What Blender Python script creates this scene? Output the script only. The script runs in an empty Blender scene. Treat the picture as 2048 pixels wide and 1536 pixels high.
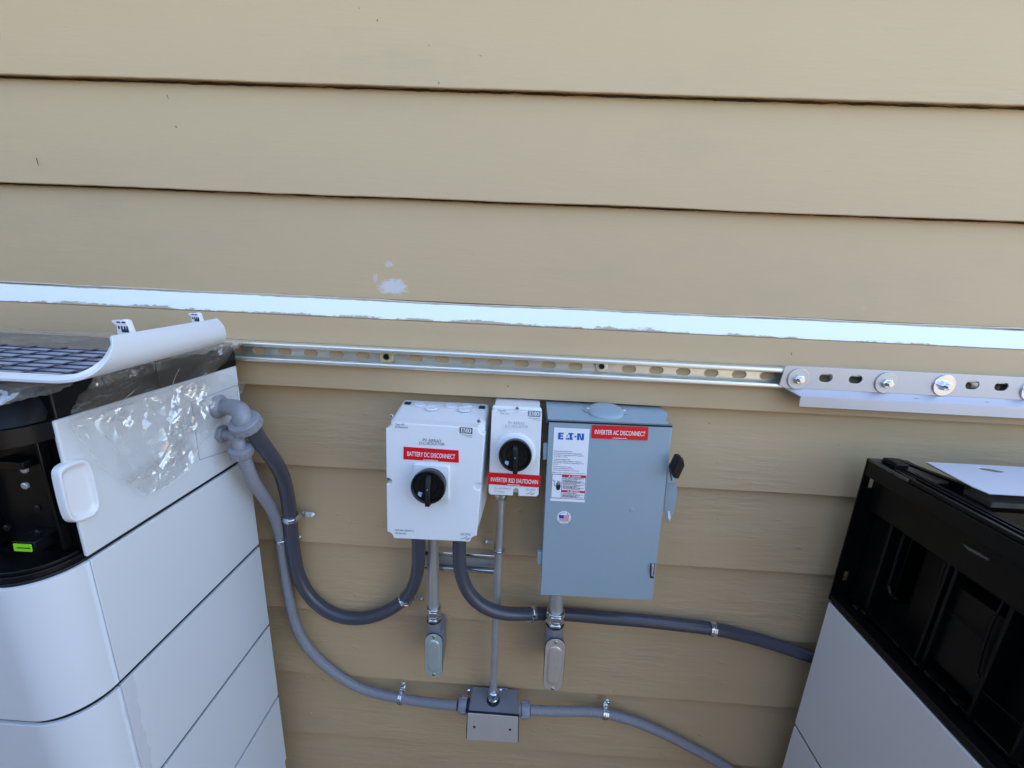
import bpy, bmesh, math, random
from mathutils import Vector, Matrix, noise
R = math.radians
C = bpy.context.scene
COL = C.collection
random.seed(7)
# ------------------------------------------------------------------ camera, sky, sun, exposure
H = 1.50                       # camera height above the ground; everything below is measured from the camera
FPX = 832.68                   # focal length in pixels of a 2048 px wide picture
PITCH, YAW, ROLL = -0.255068, -0.030025, 0.043962
cp, sp, cy, sy = math.cos(PITCH), math.sin(PITCH), math.cos(YAW), math.sin(YAW)
Fv = Vector((sy*cp, cy*cp, sp)); R0 = Vector((cy, -sy, 0)); U0 = R0.cross(Fv)
Rv = R0*math.cos(ROLL)+U0*math.sin(ROLL); Uv = -R0*math.sin(ROLL)+U0*math.cos(ROLL)
cam_d = bpy.data.cameras.new('camera'); cam = bpy.data.objects.new('camera', cam_d); COL.objects.link(cam)
m = Matrix((Rv, Uv, -Fv)).transposed().to_4x4(); m.translation = (0, 0, H); cam.matrix_world = m
cam_d.sensor_width = 36; cam_d.lens = FPX/2048*36; cam_d.clip_start = 0.02; cam_d.clip_end = 500
C.camera = cam

SUN_EL, SUN_AZ = R(46), R(38)          # azimuth from +Y (behind the house) towards +X
w = bpy.data.worlds.new('World'); C.world = w; w.use_nodes = True
nt = w.node_tree; nt.nodes.clear()
sky = nt.nodes.new('ShaderNodeTexSky'); sky.sky_type = 'NISHITA'; sky.sun_disc = False
sky.sun_elevation = SUN_EL; sky.sun_rotation = SUN_AZ; sky.air_density = 1.0; sky.dust_density = 1.6; sky.ozone_density = 1.0
bg = nt.nodes.new('ShaderNodeBackground'); bg.inputs[1].default_value = 0.15
wo = nt.nodes.new('ShaderNodeOutputWorld'); nt.links.new(sky.outputs[0], bg.inputs[0]); nt.links.new(bg.outputs[0], wo.inputs[0])
sd = bpy.data.lights.new('sun', 'SUN'); sd.energy = 3.5; sd.angle = R(0.5); sd.color = (1.0, 0.93, 0.82)
so = bpy.data.objects.new('sun', sd); COL.objects.link(so)
sdir = Vector((math.sin(SUN_AZ)*math.cos(SUN_EL), math.cos(SUN_AZ)*math.cos(SUN_EL), math.sin(SUN_EL)))
so.rotation_euler = sdir.to_track_quat('Z', 'Y').to_euler(); so.location = sdir*20
C.view_settings.view_transform = 'Standard'; C.view_settings.look = 'None'; C.view_settings.gamma = 1
C.view_settings.exposure = 2.35

# ------------------------------------------------------------------ measuring helpers (photo pixel -> metres)
def ray(px, py): return Fv + Rv*((px-1024)/FPX) - Uv*((py-768)/FPX)
def PY(px, py, Y): d = ray(px, py); return d*(Y/d.y)
def PX(px, py, X): d = ray(px, py); return d*(X/d.x)
def PZ(px, py, Z): d = ray(px, py); return d*(Z/d.z)
class Face:
    """a flat face of a thing, given by three measured corners"""
    def __init__(s, tl, tr, bl):
        s.o = tl; s.u = (tr-tl).normalized(); s.n = s.u.cross(bl-tl).normalized()
        if s.n.dot(tl) > 0: s.n = -s.n           # outward, towards the yard
        s.v = s.n.cross(s.u)
    def at(s, px, py, out=0):
        d = ray(px, py); o = s.o+s.n*out; return d*(o.dot(s.n)/d.dot(s.n))

# ------------------------------------------------------------------ mesh builder
class MB:
    def __init__(s): s.bm = bmesh.new()
    def vs(s, pts): return [s.bm.verts.new(Vector(p)) for p in pts]
    def face(s, vv):
        try: return s.bm.faces.new(vv)
        except ValueError: return None
    def box(s, x0, x1, y0, y1, z0, z1):
        return s.hexa([(x0,y0,z0),(x1,y0,z0),(x1,y0,z1),(x0,y0,z1)], [(x0,y1,z0),(x1,y1,z0),(x1,y1,z1),(x0,y1,z1)])
    def hexa(s, a, b):                              # two matching rings
        va, vb = s.vs(a), s.vs(b); n = len(va)
        s.face(va[::-1]); s.face(vb)
        for i in range(n): s.face([va[i], va[(i+1) % n], vb[(i+1) % n], vb[i]])
        return s
    def prism(s, pts, vec):                         # closed outline pushed along vec
        vec = Vector(vec); return s.hexa([Vector(p) for p in pts], [Vector(p)+vec for p in pts])
    def lathe(s, o, ax, prof, n=24, cap=True, sx=1.0, hexr=False):
        ax = Vector(ax).normalized(); o = Vector(o)
        t = Vector((0,0,1)) if abs(ax.z) < .9 else Vector((0,1,0))
        e1 = ax.cross(t).normalized(); e2 = ax.cross(e1)
        rings = []
        for (h, r) in prof:
            rings.append(s.vs([o+ax*h+(e1*math.cos(2*math.pi*k/n)*sx+e2*math.sin(2*math.pi*k/n))*r for k in range(n)]))
        for a, b in zip(rings, rings[1:]):
            for k in range(n): s.face([a[k], a[(k+1) % n], b[(k+1) % n], b[k]])
        if cap: s.face(rings[0][::-1]); s.face(rings[-1])
        return s
    def sweep(s, pts, ring_fn, tw=1):
        pts = [Vector(p) for p in pts]; n = len(pts); nrm = None; prev = None
        rings = []
        dist = 0
        for i, p in enumerate(pts):
            tg = (pts[min(i+tw, n-1)]-pts[max(i-tw, 0)]).normalized()
            if nrm is None:
                r = Vector((0,1,0)) if abs(tg.y) < .8 else Vector((0,0,1)); nrm = (r-tg*r.dot(tg)).normalized()
            else: nrm = (nrm-tg*nrm.dot(tg)).normalized()
            bn = tg.cross(nrm)
            if i: dist += (p-pts[i-1]).length
            rings.append(s.vs([p+nrm*a+bn*b for a, b in ring_fn(dist)]))
        k = len(rings[0])
        for a, b in zip(rings, rings[1:]):
            for j in range(k): s.face([a[j], a[(j+1) % k], b[(j+1) % k], b[j]])
        s.face(rings[0][::-1]); s.face(rings[-1]); return s
    def tube(s, pts, r, n=20, amp=0, per=.005, grow=0, tw=1):
        def ring(d):
            rr = r+(amp if not grow else amp*(1+grow*max(0, 1-d/.16)))*math.sin(2*math.pi*d/per)
            return [(rr*math.cos(2*math.pi*k/n), rr*math.sin(2*math.pi*k/n)) for k in range(n)]
        return s.sweep(pts, ring, tw)
    def build(s, name, mat, parent=None, bevel=0, smooth=40, seg=2, label=None):
        bm = s.bm; bmesh.ops.recalc_face_normals(bm, faces=bm.faces[:])
        o0 = Vector(parent['_o']) if parent is not None else None
        if o0 is None: o0 = Vector((0,0,0))
        bmesh.ops.translate(bm, verts=bm.verts[:], vec=Vector((0,0,H))-o0)
        me = bpy.data.meshes.new(name); bm.to_mesh(me); bm.free()
        me.materials.append(mat)
        for p in me.polygons: p.use_smooth = True
        me.set_sharp_from_angle(angle=R(smooth))
        ob = bpy.data.objects.new(name, me); COL.objects.link(ob)
        if parent is not None:
            ob.parent = parent; ob['_o'] = list(o0)
        else: ob['_o'] = [0, 0, 0]
        if bevel:
            b = ob.modifiers.new('bevel', 'BEVEL'); b.width = bevel; b.segments = seg; b.limit_method = 'ANGLE'; b.angle_limit = R(35)
            b.harden_normals = False
        if label: ob['label'] = label
        return ob
def smooth_path(pts, step=.004, relax=40):
    P = [Vector(p) for p in pts]; P = [P[0]*2-P[1]]+P+[P[-1]*2-P[-2]]; out = []
    for i in range(1, len(P)-2):
        p0, p1, p2, p3 = P[i-1:i+3]
        for k in range(12):
            t = k/12; out.append(.5*((2*p1)+(p2-p0)*t+(2*p0-5*p1+4*p2-p3)*t*t+(3*p1-p0-3*p2+p3)*t**3))
    out.append(P[-2])
    def resample(Q, st):
        L_ = [0]
        for a, b in zip(Q, Q[1:]): L_.append(L_[-1]+(b-a).length)
        n = max(2, int(L_[-1]/st)); res = []; j = 0
        for k in range(n+1):
            d = L_[-1]*k/n
            while j < len(Q)-2 and L_[j+1] < d: j += 1
            t = (d-L_[j])/max(1e-9, L_[j+1]-L_[j]); res.append(Q[j].lerp(Q[j+1], t))
        return res
    Q = resample(out, .006)
    for _ in range(relax): Q = [Q[0]]+[(Q[i-1]+Q[i]*2+Q[i+1])/4 for i in range(1, len(Q)-1)]+[Q[-1]]
    # back through a spline so fine rings follow a smooth curve
    P = [Q[0]*2-Q[1]]+Q+[Q[-1]*2-Q[-2]]; out = []
    for i in range(1, len(P)-2):
        p0, p1, p2, p3 = P[i-1:i+3]
        for k in range(6):
            t = k/6; out.append(.5*((2*p1)+(p2-p0)*t+(2*p0-5*p1+4*p2-p3)*t*t+(3*p1-p0-3*p2+p3)*t**3))
    out.append(P[-2]); return resample(out, step)
def thing(name, label, cat, rel, group=None):
    """an Empty at the thing's base; rel is measured from the camera"""
    o = bpy.data.objects.new(name, None); COL.objects.link(o); o.empty_display_size = .05
    p = Vector(rel)+Vector((0,0,H)); o.location = p; o['_o'] = list(p)
    o['label'] = label; o['category'] = cat
    if group: o['group'] = group
    return o
def tag(o, label, cat, group=None):
    o['label'] = label; o['category'] = cat
    if group: o['group'] = group
    return o

# ------------------------------------------------------------------ materials
def lin(h):
    f = lambda c: ((c/255+.055)/1.055)**2.4 if c/255 > .04045 else c/255/12.92
    return tuple(f(c) for c in h)+(1,)
def mat(name, col, rough=.5, metal=0, bump=None, var=0, vscale=3.0, spec=.5, stretch=None, coat=0, rvar=0, scratch=0):
    mt = bpy.data.materials.new(name); mt.use_nodes = True; n = mt.node_tree; N = n.nodes; L = n.links
    b = N['Principled BSDF']; b.inputs['Roughness'].default_value = rough; b.inputs['Metallic'].default_value = metal
    b.inputs['Specular IOR Level'].default_value = spec; b.inputs['Coat Weight'].default_value = coat
    col = tuple(col)+(1,) if len(col) == 3 else col
    b.inputs['Base Color'].default_value = col
    tc = N.new('ShaderNodeTexCoord'); mp = N.new('ShaderNodeMapping'); L.new(tc.outputs['Object'], mp.inputs[0])
    if stretch: mp.inputs['Scale'].default_value = stretch
    if var:
        nz = N.new('ShaderNodeTexNoise'); nz.inputs['Scale'].default_value = vscale; nz.inputs['Detail'].default_value = 6; nz.inputs['Roughness'].default_value = .62
        L.new(mp.outputs[0], nz.inputs[0])
        mx = N.new('ShaderNodeMix'); mx.data_type = 'RGBA'
        mx.inputs[6].default_value = tuple(c*(1-var) for c in col[:3])+(1,); mx.inputs[7].default_value = tuple(min(1, c*(1+var)) for c in col[:3])+(1,)
        L.new(nz.outputs[0], mx.inputs[0]); L.new(mx.outputs[2], b.inputs['Base Color'])
    if rvar:
        nz = N.new('ShaderNodeTexNoise'); nz.inputs['Scale'].default_value = vscale*2.3; nz.inputs['Detail'].default_value = 8
        L.new(mp.outputs[0], nz.inputs[0]); mr = N.new('ShaderNodeMapRange'); mr.inputs[3].default_value = max(0.02, rough-rvar); mr.inputs[4].default_value = rough+rvar
        L.new(nz.outputs[0], mr.inputs[0]); L.new(mr.outputs[0], b.inputs['Roughness'])
    if bump:
        sc, st = bump; nz = N.new('ShaderNodeTexNoise'); nz.inputs['Scale'].default_value = sc; nz.inputs['Detail'].default_value = 4
        L.new(mp.outputs[0], nz.inputs[0]); bp = N.new('ShaderNodeBump'); bp.inputs['Strength'].default_value = st; bp.inputs['Distance'].default_value = .001
        L.new(nz.outputs[0], bp.inputs['Height']); L.new(bp.outputs[0], b.inputs['Normal'])
    return mt
TAN = (.532, .386, .222)
M = dict(
    white=mat('cabinet_white', (.64,.675,.705), .38, var=.02, vscale=5, bump=(900,.05), spec=.4),
    white_edge=mat('cabinet_white_edge', (.74,.765,.79), .35),
    plastic=mat('white_plastic', (.73,.755,.765), .42, bump=(700,.06), var=.015),
    black=mat('black_plastic', (.0035,.0035,.004), .33, bump=(500,.1), var=.3, vscale=9, spec=.26, rvar=.1),
    blackdust=mat('dusty_black_plastic', (.085,.072,.058), .65, bump=(600,.2), var=.6, vscale=40, spec=.3),
    knob=mat('knob_black', (.006,.006,.007), .36, spec=.3),
    seam=mat('seam_shadow_gasket', (.01,.01,.014), .6),
    greybox=mat('grey_enamel', (.275,.355,.405), .33, var=.03, vscale=6, bump=(420,.10), spec=.5, rvar=.05),
    galv=mat('galvanised', (.52,.53,.52), .40, .6, var=.16, vscale=30, bump=(180,.12), rvar=.1),
    zinc=mat('bright_zinc', (.70,.74,.78), .18, 1, var=.08, vscale=60, rvar=.08),
    strut=mat('strut_zinc', (.76,.75,.67), .33, .75, var=.10, vscale=14, stretch=(.3,1,3), bump=(90,.1), rvar=.1),
    goldzinc=mat('yellow_zinc', (.80,.72,.40), .35, .5, var=.1, vscale=40),
    alu=mat('anodised_aluminium', (.50,.50,.535), .42, .6, var=.04, vscale=8, bump=(600,.06), rvar=.06),
    cast=mat('cast_grey_paint', (.23,.245,.28), .45, .15, bump=(260,.25), var=.06, vscale=20),
    cover=mat('stamped_cover', (.50,.56,.53), .34, .4, var=.08, vscale=30, bump=(120,.12)),
    cover2=mat('stamped_cover_tan', (.60,.53,.46), .34, .4, var=.14, vscale=35, bump=(140,.15)),
    pvc_dark=mat('dark_conduit_pvc', (.060,.064,.082), .24, spec=.5, var=.04, vscale=20, bump=(900,.05), rvar=.02),
    pvc=mat('grey_conduit_pvc', (.245,.255,.285), .30, spec=.4, var=.07, vscale=20, bump=(300,.08)),
    pvc_fit=mat('grey_fitting_pvc', (.265,.28,.32), .30, spec=.45, var=.05, vscale=12, bump=(250,.1)),
    red=mat('red_label', (.68,.004,.012), .35), wtext=mat('white_print', (.85,.85,.86), .5),
    dtext=mat('grey_print', (.10,.12,.14), .5), logo=mat('logo_grey', (.07,.085,.11), .5), blue=mat('logo_blue', (.0,.11,.42), .4),
    paper=mat('white_sticker', (.78,.80,.84), .4), ktext=mat('black_print', (.01,.01,.012), .5), labred=mat('sticker_red', (.55,.01,.04), .45),
    fblue=mat('flag_blue', (.03,.035,.3), .45), sblue=mat('pale_blue_sticker', (.35,.5,.75), .4),
    green=mat('green_sticker', (.28,.80,.02), .45), gasket=mat('gasket', (.012,.012,.02), .7),
    yellow=mat('yellow_print', (.45,.36,.04), .5),
)
def siding_mat(name, patch=True):
    mt = mat(name, TAN, .62, var=.035, vscale=2.2, spec=.3); n = mt.node_tree; N = n.nodes; L = n.links; b = N['Principled BSDF']
    tc = N.new('ShaderNodeTexCoord')
    def nz(scale, st, detail=6, rough=.6, off=(0,0,0)):
        mp = N.new('ShaderNodeMapping'); mp.inputs['Scale'].default_value = st; mp.inputs['Location'].default_value = off; L.new(tc.outputs['Object'], mp.inputs[0])
        t = N.new('ShaderNodeTexNoise'); t.inputs['Scale'].default_value = scale; t.inputs['Detail'].default_value = detail; t.inputs['Roughness'].default_value = rough
        L.new(mp.outputs[0], t.inputs[0]); return t.outputs[0]
    def rng(x, a, bb, c=0, d=1):
        r = N.new('ShaderNodeMapRange'); r.inputs[1].default_value = a; r.inputs[2].default_value = bb; r.inputs[3].default_value = c; r.inputs[4].default_value = d
        L.new(x, r.inputs[0]); return r.outputs[0]
    def mth(op, a, bb):
        r = N.new('ShaderNodeMath'); r.operation = op
        for i, v in enumerate((a, bb)):
            if isinstance(v, (int, float)): r.inputs[i].default_value = v
            else: L.new(v, r.inputs[i])
        return r.outputs[0]
    grain = nz(60, (.22,1,1.6), 5); cedar = nz(28, (.16,1,1.3), 3, .5, (3,0,1)); amt = rng(nz(2.3, (1,1,1.6), 2), .42, .68)
    dents = rng(nz(46, (.7,1,1.4), 2, .5, (5,2,7)), .70, .78)
    strokes = nz(190, (.12,1,1), 2)
    sz = N.new('ShaderNodeSeparateXYZ'); L.new(tc.outputs['Object'], sz.inputs[0]); low_ = rng(sz.outputs[2], H-.25, H-.35, .25, 2.3)
    amt = mth('MULTIPLY', amt, low_)
    h = mth('ADD', mth('MULTIPLY', grain, mth('ADD', mth('MULTIPLY', amt, .8), .15)), mth('MULTIPLY', cedar, mth('MULTIPLY', amt, .9)))
    h = mth('ADD', h, mth('MULTIPLY', dents, mth('MULTIPLY', low_, .22))); h = mth('ADD', h, mth('MULTIPLY', strokes, .09))
    bp = N.new('ShaderNodeBump'); bp.inputs['Strength'].default_value = .8; bp.inputs['Distance'].default_value = .0026
    L.new(h, bp.inputs['Height']); L.new(bp.outputs[0], b.inputs['Normal'])
    col = b.inputs['Base Color'].links[0].from_socket
    def mix(c0, fac, c1):
        mx = N.new('ShaderNodeMix'); mx.data_type = 'RGBA'; L.new(fac, mx.inputs[0]); L.new(c0, mx.inputs[6]); mx.inputs[7].default_value = c1+(1,); return mx.outputs[2]
    # small dark specks and faint dirt
    sp_ = rng(nz(75, (1,1,.8), 1, .5, (9,4,2)), .825, .85, 0, .75); col = mix(col, sp_, (.10,.085,.06))
    dirt = rng(nz(5, (.5,1,1.2), 8, .7, (1,8,3)), .52, .80, 0, .22); col = mix(col, dirt, (.30,.255,.185))
    if patch:   # smears of filler above the white flashing
        sx = N.new('ShaderNodeSeparateXYZ'); L.new(tc.outputs['Object'], sx.inputs[0])
        def blob(cx, cz, rx, rz, dens=.5):
            dx = mth('DIVIDE', mth('SUBTRACT', sx.outputs[0], cx), rx); dz = mth('DIVIDE', mth('SUBTRACT', sx.outputs[2], cz), rz)
            r2 = mth('ADD', mth('MULTIPLY', dx, dx), mth('MULTIPLY', dz, dz))
            return mth('MULTIPLY', rng(mth('ADD', r2, mth('MULTIPLY', nz(150, (.5,1,1.2), 8, .8), 3.4)), 2.0, 2.5, 1, 0), dens)
        for (px, py, a, bb, dn) in [(786,574,.038,.019,.75), (776,528,.010,.006,.4), (750,556,.006,.012,.35), (1160,628,.05,.003,.2), (1728,616,.009,.006,.12)]:
            q = PY(px, py, .851); col = mix(col, blob(q.x, q.z+H, a, bb, dn), (.60,.62,.66))
    L.new(col, b.inputs['Base Color']); return mt
M['siding'] = siding_mat('painted_siding')
M['trim'] = siding_mat('painted_trim', False)
def flashing_mat():
    mt = mat('white_flashing_paint', (.84,.88,.92), .40, var=.02, vscale=4); n = mt.node_tree; N = n.nodes; L = n.links; b = N['Principled BSDF']
    at = N.new('ShaderNodeAttribute'); at.attribute_name = 'edge'
    tc = N.new('ShaderNodeTexCoord')
    def nz(scale, st, det=6):
        mp = N.new('ShaderNodeMapping'); mp.inputs['Scale'].default_value = st; L.new(tc.outputs['Object'], mp.inputs[0])
        t = N.new('ShaderNodeTexNoise'); t.inputs['Scale'].default_value = scale; t.inputs['Detail'].default_value = det; t.inputs['Roughness'].default_value = .7
        L.new(mp.outputs[0], t.inputs[0]); return t.outputs[0]
    a = N.new('ShaderNodeMath'); a.operation = 'MULTIPLY'; a.inputs[1].default_value = .95; L.new(nz(14, (.35,1,1)), a.inputs[0])
    c = N.new('ShaderNodeMath'); c.operation = 'MULTIPLY'; c.inputs[1].default_value = .55; L.new(nz(70, (.5,1,1.6)), c.inputs[0])
    s1 = N.new('ShaderNodeMath'); L.new(a.outputs[0], s1.inputs[0]); L.new(c.outputs[0], s1.inputs[1])
    s2 = N.new('ShaderNodeMath'); L.new(at.outputs['Fac'], s2.inputs[0]); L.new(s1.outputs[0], s2.inputs[1])
    pt = N.new('ShaderNodeMapRange'); pt.inputs[1].default_value = .62; pt.inputs[2].default_value = .80; pt.inputs[4].default_value = .55; L.new(nz(5, (.5,1,1.5), 8), pt.inputs[0])
    s3 = N.new('ShaderNodeMath'); L.new(s2.outputs[0], s3.inputs[0]); L.new(pt.outputs[0], s3.inputs[1]); s2 = s3
    r = N.new('ShaderNodeMapRange'); r.inputs[1].default_value = 1.66; r.inputs[2].default_value = 1.73; L.new(s2.outputs[0], r.inputs[0])
    mx = N.new('ShaderNodeMix'); mx.data_type = 'RGBA'; L.new(r.outputs[0], mx.inputs[0])
    L.new(b.inputs['Base Color'].links[0].from_socket, mx.inputs[6]); mx.inputs[7].default_value = (.42,.36,.26,1); L.new(mx.outputs[2], b.inputs['Base Color'])
    return mt
M['flash'] = flashing_mat()
def film_mat(name, haze, gloss, tint=(.85,.87,.9), dist=.018, saw=.02):
    mt = bpy.data.materials.new(name); mt.use_nodes = True; n = mt.node_tree; N = n.nodes; L = n.links; N.clear()
    def mth(op, a, bb):
        r = N.new('ShaderNodeMath'); r.operation = op
        for i, v in enumerate((a, bb)):
            if isinstance(v, (int, float)): r.inputs[i].default_value = v
            else: L.new(v, r.inputs[i])
        return r.outputs[0]
    out = N.new('ShaderNodeOutputMaterial'); tr = N.new('ShaderNodeBsdfTransparent'); tr.inputs[0].default_value = (.97,.975,.98,1)
    gl = N.new('ShaderNodeBsdfGlossy'); gl.inputs['Roughness'].default_value = .11; gl.inputs[0].default_value = (1,1,1,1)
    df = N.new('ShaderNodeBsdfDiffuse'); df.inputs[0].default_value = tint+(1,)
    tc = N.new('ShaderNodeTexCoord')
    nz = N.new('ShaderNodeTexNoise'); nz.inputs['Scale'].default_value = 11; nz.inputs['Detail'].default_value = 3; L.new(tc.outputs['Object'], nz.inputs[0])
    sc = N.new('ShaderNodeVectorMath'); sc.operation = 'SCALE'; sc.inputs['Scale'].default_value = .09; L.new(nz.outputs['Color'], sc.inputs[0])
    ad = N.new('ShaderNodeVectorMath'); ad.operation = 'ADD'; L.new(tc.outputs['Object'], ad.inputs[0]); L.new(sc.outputs[0], ad.inputs[1])
    v1 = N.new('ShaderNodeTexVoronoi'); v1.inputs['Scale'].default_value = 26; L.new(ad.outputs[0], v1.inputs[0])
    v2 = N.new('ShaderNodeTexVoronoi'); v2.inputs['Scale'].default_value = 70; L.new(ad.outputs[0], v2.inputs[0])
    def dot(v):
        d = N.new('ShaderNodeVectorMath'); d.operation = 'DOT_PRODUCT'; d.inputs[1].default_value = v; L.new(ad.outputs[0], d.inputs[0]); return d.outputs['Value']
    cx = N.new('ShaderNodeCombineXYZ'); L.new(dot((0,.72,-.69)), cx.inputs[0]); L.new(mth('MULTIPLY', dot((.2,.69,.72)), .35), cx.inputs[1])
    wv = N.new('ShaderNodeTexWave'); wv.wave_profile = 'SAW'; wv.inputs['Scale'].default_value = 9; wv.inputs['Distortion'].default_value = 3; wv.inputs['Detail'].default_value = 1; L.new(cx.outputs[0], wv.inputs[0])
    h = mth('ADD', mth('MULTIPLY', v1.outputs['Distance'], dist), mth('MULTIPLY', v2.outputs['Distance'], dist*.25))
    h = mth('ADD', h, mth('MULTIPLY', wv.outputs['Fac'], saw))
    bp = N.new('ShaderNodeBump'); bp.inputs['Strength'].default_value = 1; bp.inputs['Distance'].default_value = 1; L.new(h, bp.inputs['Height'])
    L.new(bp.outputs[0], gl.inputs['Normal'])
    n2 = N.new('ShaderNodeTexNoise'); n2.inputs['Scale'].default_value = 9; n2.inputs['Detail'].default_value = 2; L.new(tc.outputs['Object'], n2.inputs[0])
    mr = N.new('ShaderNodeMapRange'); mr.inputs[1].default_value = .46; mr.inputs[2].default_value = .56; mr.inputs[3].default_value = gloss*.12; mr.inputs[4].default_value = gloss; L.new(n2.outputs[0], mr.inputs[0])
    m1 = N.new('ShaderNodeMixShader'); m1.inputs[0].default_value = haze; L.new(tr.outputs[0], m1.inputs[1]); L.new(df.outputs[0], m1.inputs[2])
    m2 = N.new('ShaderNodeMixShader'); L.new(mr.outputs[0], m2.inputs[0]); L.new(m1.outputs[0], m2.inputs[1]); L.new(gl.outputs[0], m2.inputs[2])
    L.new(m2.outputs[0], out.inputs[0]); return mt
M['film'] = film_mat('clear_film', .16, .25, (.60,.57,.52), dist=.008, saw=.013)
M['film_thin'] = film_mat('clear_film_thin', .10, .15, (.60,.57,.52), dist=.007, saw=.010)
M['hem'] = mat('film_hem', (.75,.77,.80), .2, spec=.6); M['hem'].node_tree.nodes['Principled BSDF'].inputs['Alpha'].default_value = .45
M['film_top'] = film_mat('clear_film_dusty', .30, .16, (.50,.44,.36), .006, .002)

# ------------------------------------------------------------------ lettering
def text(s, face, p0, p1, hpx, m_, parent, out=.0006, bold=0.0, name='lettering', upper_h=True):
    """p0, p1: pixels of the base line's ends; hpx: letter height in pixels"""
    cu = bpy.data.curves.new('t', 'FONT'); cu.body = s; cu.offset = bold; cu.resolution_u = 3
    ob = bpy.data.objects.new('t', cu); COL.objects.link(ob); dg = bpy.context.evaluated_depsgraph_get()
    me = bpy.data.meshes.new_from_object(ob.evaluated_get(dg)); bpy.data.objects.remove(ob)
    xs = [v.co.x for v in me.vertices]
    A = face.at(*p0, out); B = face.at(*p1, out); T = face.at(p0[0], p0[1]-hpx, out)
    u = (B-A); W = u.length; u.normalize(); v = face.n.cross(u); hh = (T-A).length
    x0, x1 = min(xs), max(xs); ch = .70
    mb = MB(); vv = [mb.bm.verts.new(A+u*((q.co.x-x0)/(x1-x0)*W)+v*(q.co.y/ch*hh)) for q in me.vertices]
    for p in me.polygons: mb.face([vv[i] for i in p.vertices])
    bpy.data.meshes.remove(me)
    return mb.build(name, m_, parent)
def text_block(rows, face, m_, parent, name='lettering', bold=0.0, out=.0006):
    obs = [text(*(r[:1]+(face,)+r[1:]), m_, None, out=out, bold=bold) for r in rows]
    mb = MB()
    for o in obs:
        off = len(mb.bm.verts); mb.bm.from_mesh(o.data)
    bmesh.ops.translate(mb.bm, verts=mb.bm.verts[:], vec=(0,0,-H))
    for o in obs: bpy.data.objects.remove(o)
    return mb.build(name, m_, parent)
def quad_px(face, pts, out, thick=.0004, mb=None):
    mb = mb or MB(); mb.prism([face.at(*p, out) for p in pts], -face.n*thick); return mb
def dashes(mb, face, p0, p1, hpx, out, seed=1):
    rnd = random.Random(seed); t = 0
    while t < 1:
        wd = rnd.uniform(.02, .06); t2 = min(1, t+wd)
        a = (p0[0]+(p1[0]-p0[0])*t, p0[1]+(p1[1]-p0[1])*t); b = (p0[0]+(p1[0]-p0[0])*t2, p0[1]+(p1[1]-p0[1])*t2)
        v = mb.vs([face.at(*a, out), face.at(*b, out), face.at(b[0], b[1]-hpx*rnd.uniform(.6, 1), out), face.at(a[0], a[1]-hpx*rnd.uniform(.6, 1), out)]); mb.face(v)
        t = t2+rnd.uniform(.008, .03)

FXS, FXE, FY, FH = -5.0, 1.6, -1.5, 1.95
# ------------------------------------------------------------------ ground
g = MB(); g.box(-60, 60, -60, .95, -H-.3, -H)
gm = mat('ground_gravel', (.18,.145,.11), .9, var=.35, vscale=25, bump=(60, .9)); gr = g.build('ground', gm); gr['kind'] = 'structure'

# unseen board fence added behind the camera to block low sky
fence = thing('added_fence', 'unseen board fence added behind the camera to shade the wall', 'fence', (0, -1.7, -H))
fwood = mat('fence_wood', (.20,.165,.135), .8, var=.25, vscale=3, stretch=(6,6,.5), bump=(80,.4))
mb = MB(); x = FXS; rf = random.Random(4)
while x < FXE: mb.box(x, x+.135, FY-.02+rf.uniform(0,.004), FY, -H+.03, -H+FH); x += .142
mb.build('fence_boards', fwood, fence)
for z_ in (-H+.3, -H+1.6): mb = MB(); mb.box(FXS, FXE, FY-.06, FY-.021, z_, z_+.09); mb.build('rail', fwood, fence)
x = FXS
while x <= FXE: mb = MB(); mb.box(x, x+.09, FY-.15, FY-.061, -H, -H+FH+.05); mb.build('post', fwood, fence); x += 2.375

# ------------------------------------------------------------------ the house wall
wall = thing('house_wall', 'tan lap siding wall of a house with a projecting band board and a white strip', 'wall', (0, .9, -H))
wall['_o'] = [0,0,0]; wall.location = (0,0,0)
X0, X1 = -4.5, 2.6
WX, WY = -2.7, -1.0
def jit(x, s, a=.0006): return a*noise.noise(Vector((x*3.1, s*7.3, 0)))*2+a*.6*noise.noise(Vector((x*23, s*3.3, 5)))
def boards(mb, edges, yt=.8670, yb=.850, thick=.0190):
    nx = 420
    for i, (zt, zb) in enumerate(edges):
        rows = []
        for k in range(nx+1):
            x = X0+(X1-X0)*k/nx; j = jit(x, zb+i, .0011); jy = jit(x, zb+9, .0004)
            rows.append(mb.vs([(x, yt+.001, zt+.0115), (x, yt, zt), (x, yb+jy, zb+.0012+j), (x, yb+.0008+jy, zb+j), (x, yb+.0060, zb+j+.0002), (x, yb+.0062, zb+j+.0105), (x, yb+thick, zb+j+.0110)]))
        for a, b in zip(rows, rows[1:]):
            for q in range(6): mb.face([a[q], b[q], b[q+1], a[q+1]])
up = [.1345+.192*k for k in range(0, 21)]; up[1] = .3205
mb = MB(); boards(mb, [(up[i+1], up[i]) for i in range(20)]+[(up[0], -.058)])
low = [-.235, -.438, -.6395, -.833, -1.038, -1.2475, -1.445]
boards(mb, [(low[i], low[i+1]) for i in range(6)]); 
mb.build('siding', M['siding'], wall, smooth=25)
mb = MB(); mb.box(X0, X1, .872, 1.10, -H, 3.97); mb.build('wall_core', M['trim'], wall)
mb = MB()       # foundation strip under the last board
mb.box(X0, X1, .858, .864, -H, -1.43); mb.build('foundation', mat('concrete', (.33,.32,.30), .85, var=.2, vscale=12, bump=(60,.5)), wall)
mb = MB(); mb.box(WX-.2, WX, WY, .849, -H, 3.97); mb.build('added_wing', M['trim'], wall)  # unseen wing added at the left to darken that end of the wall
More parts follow.
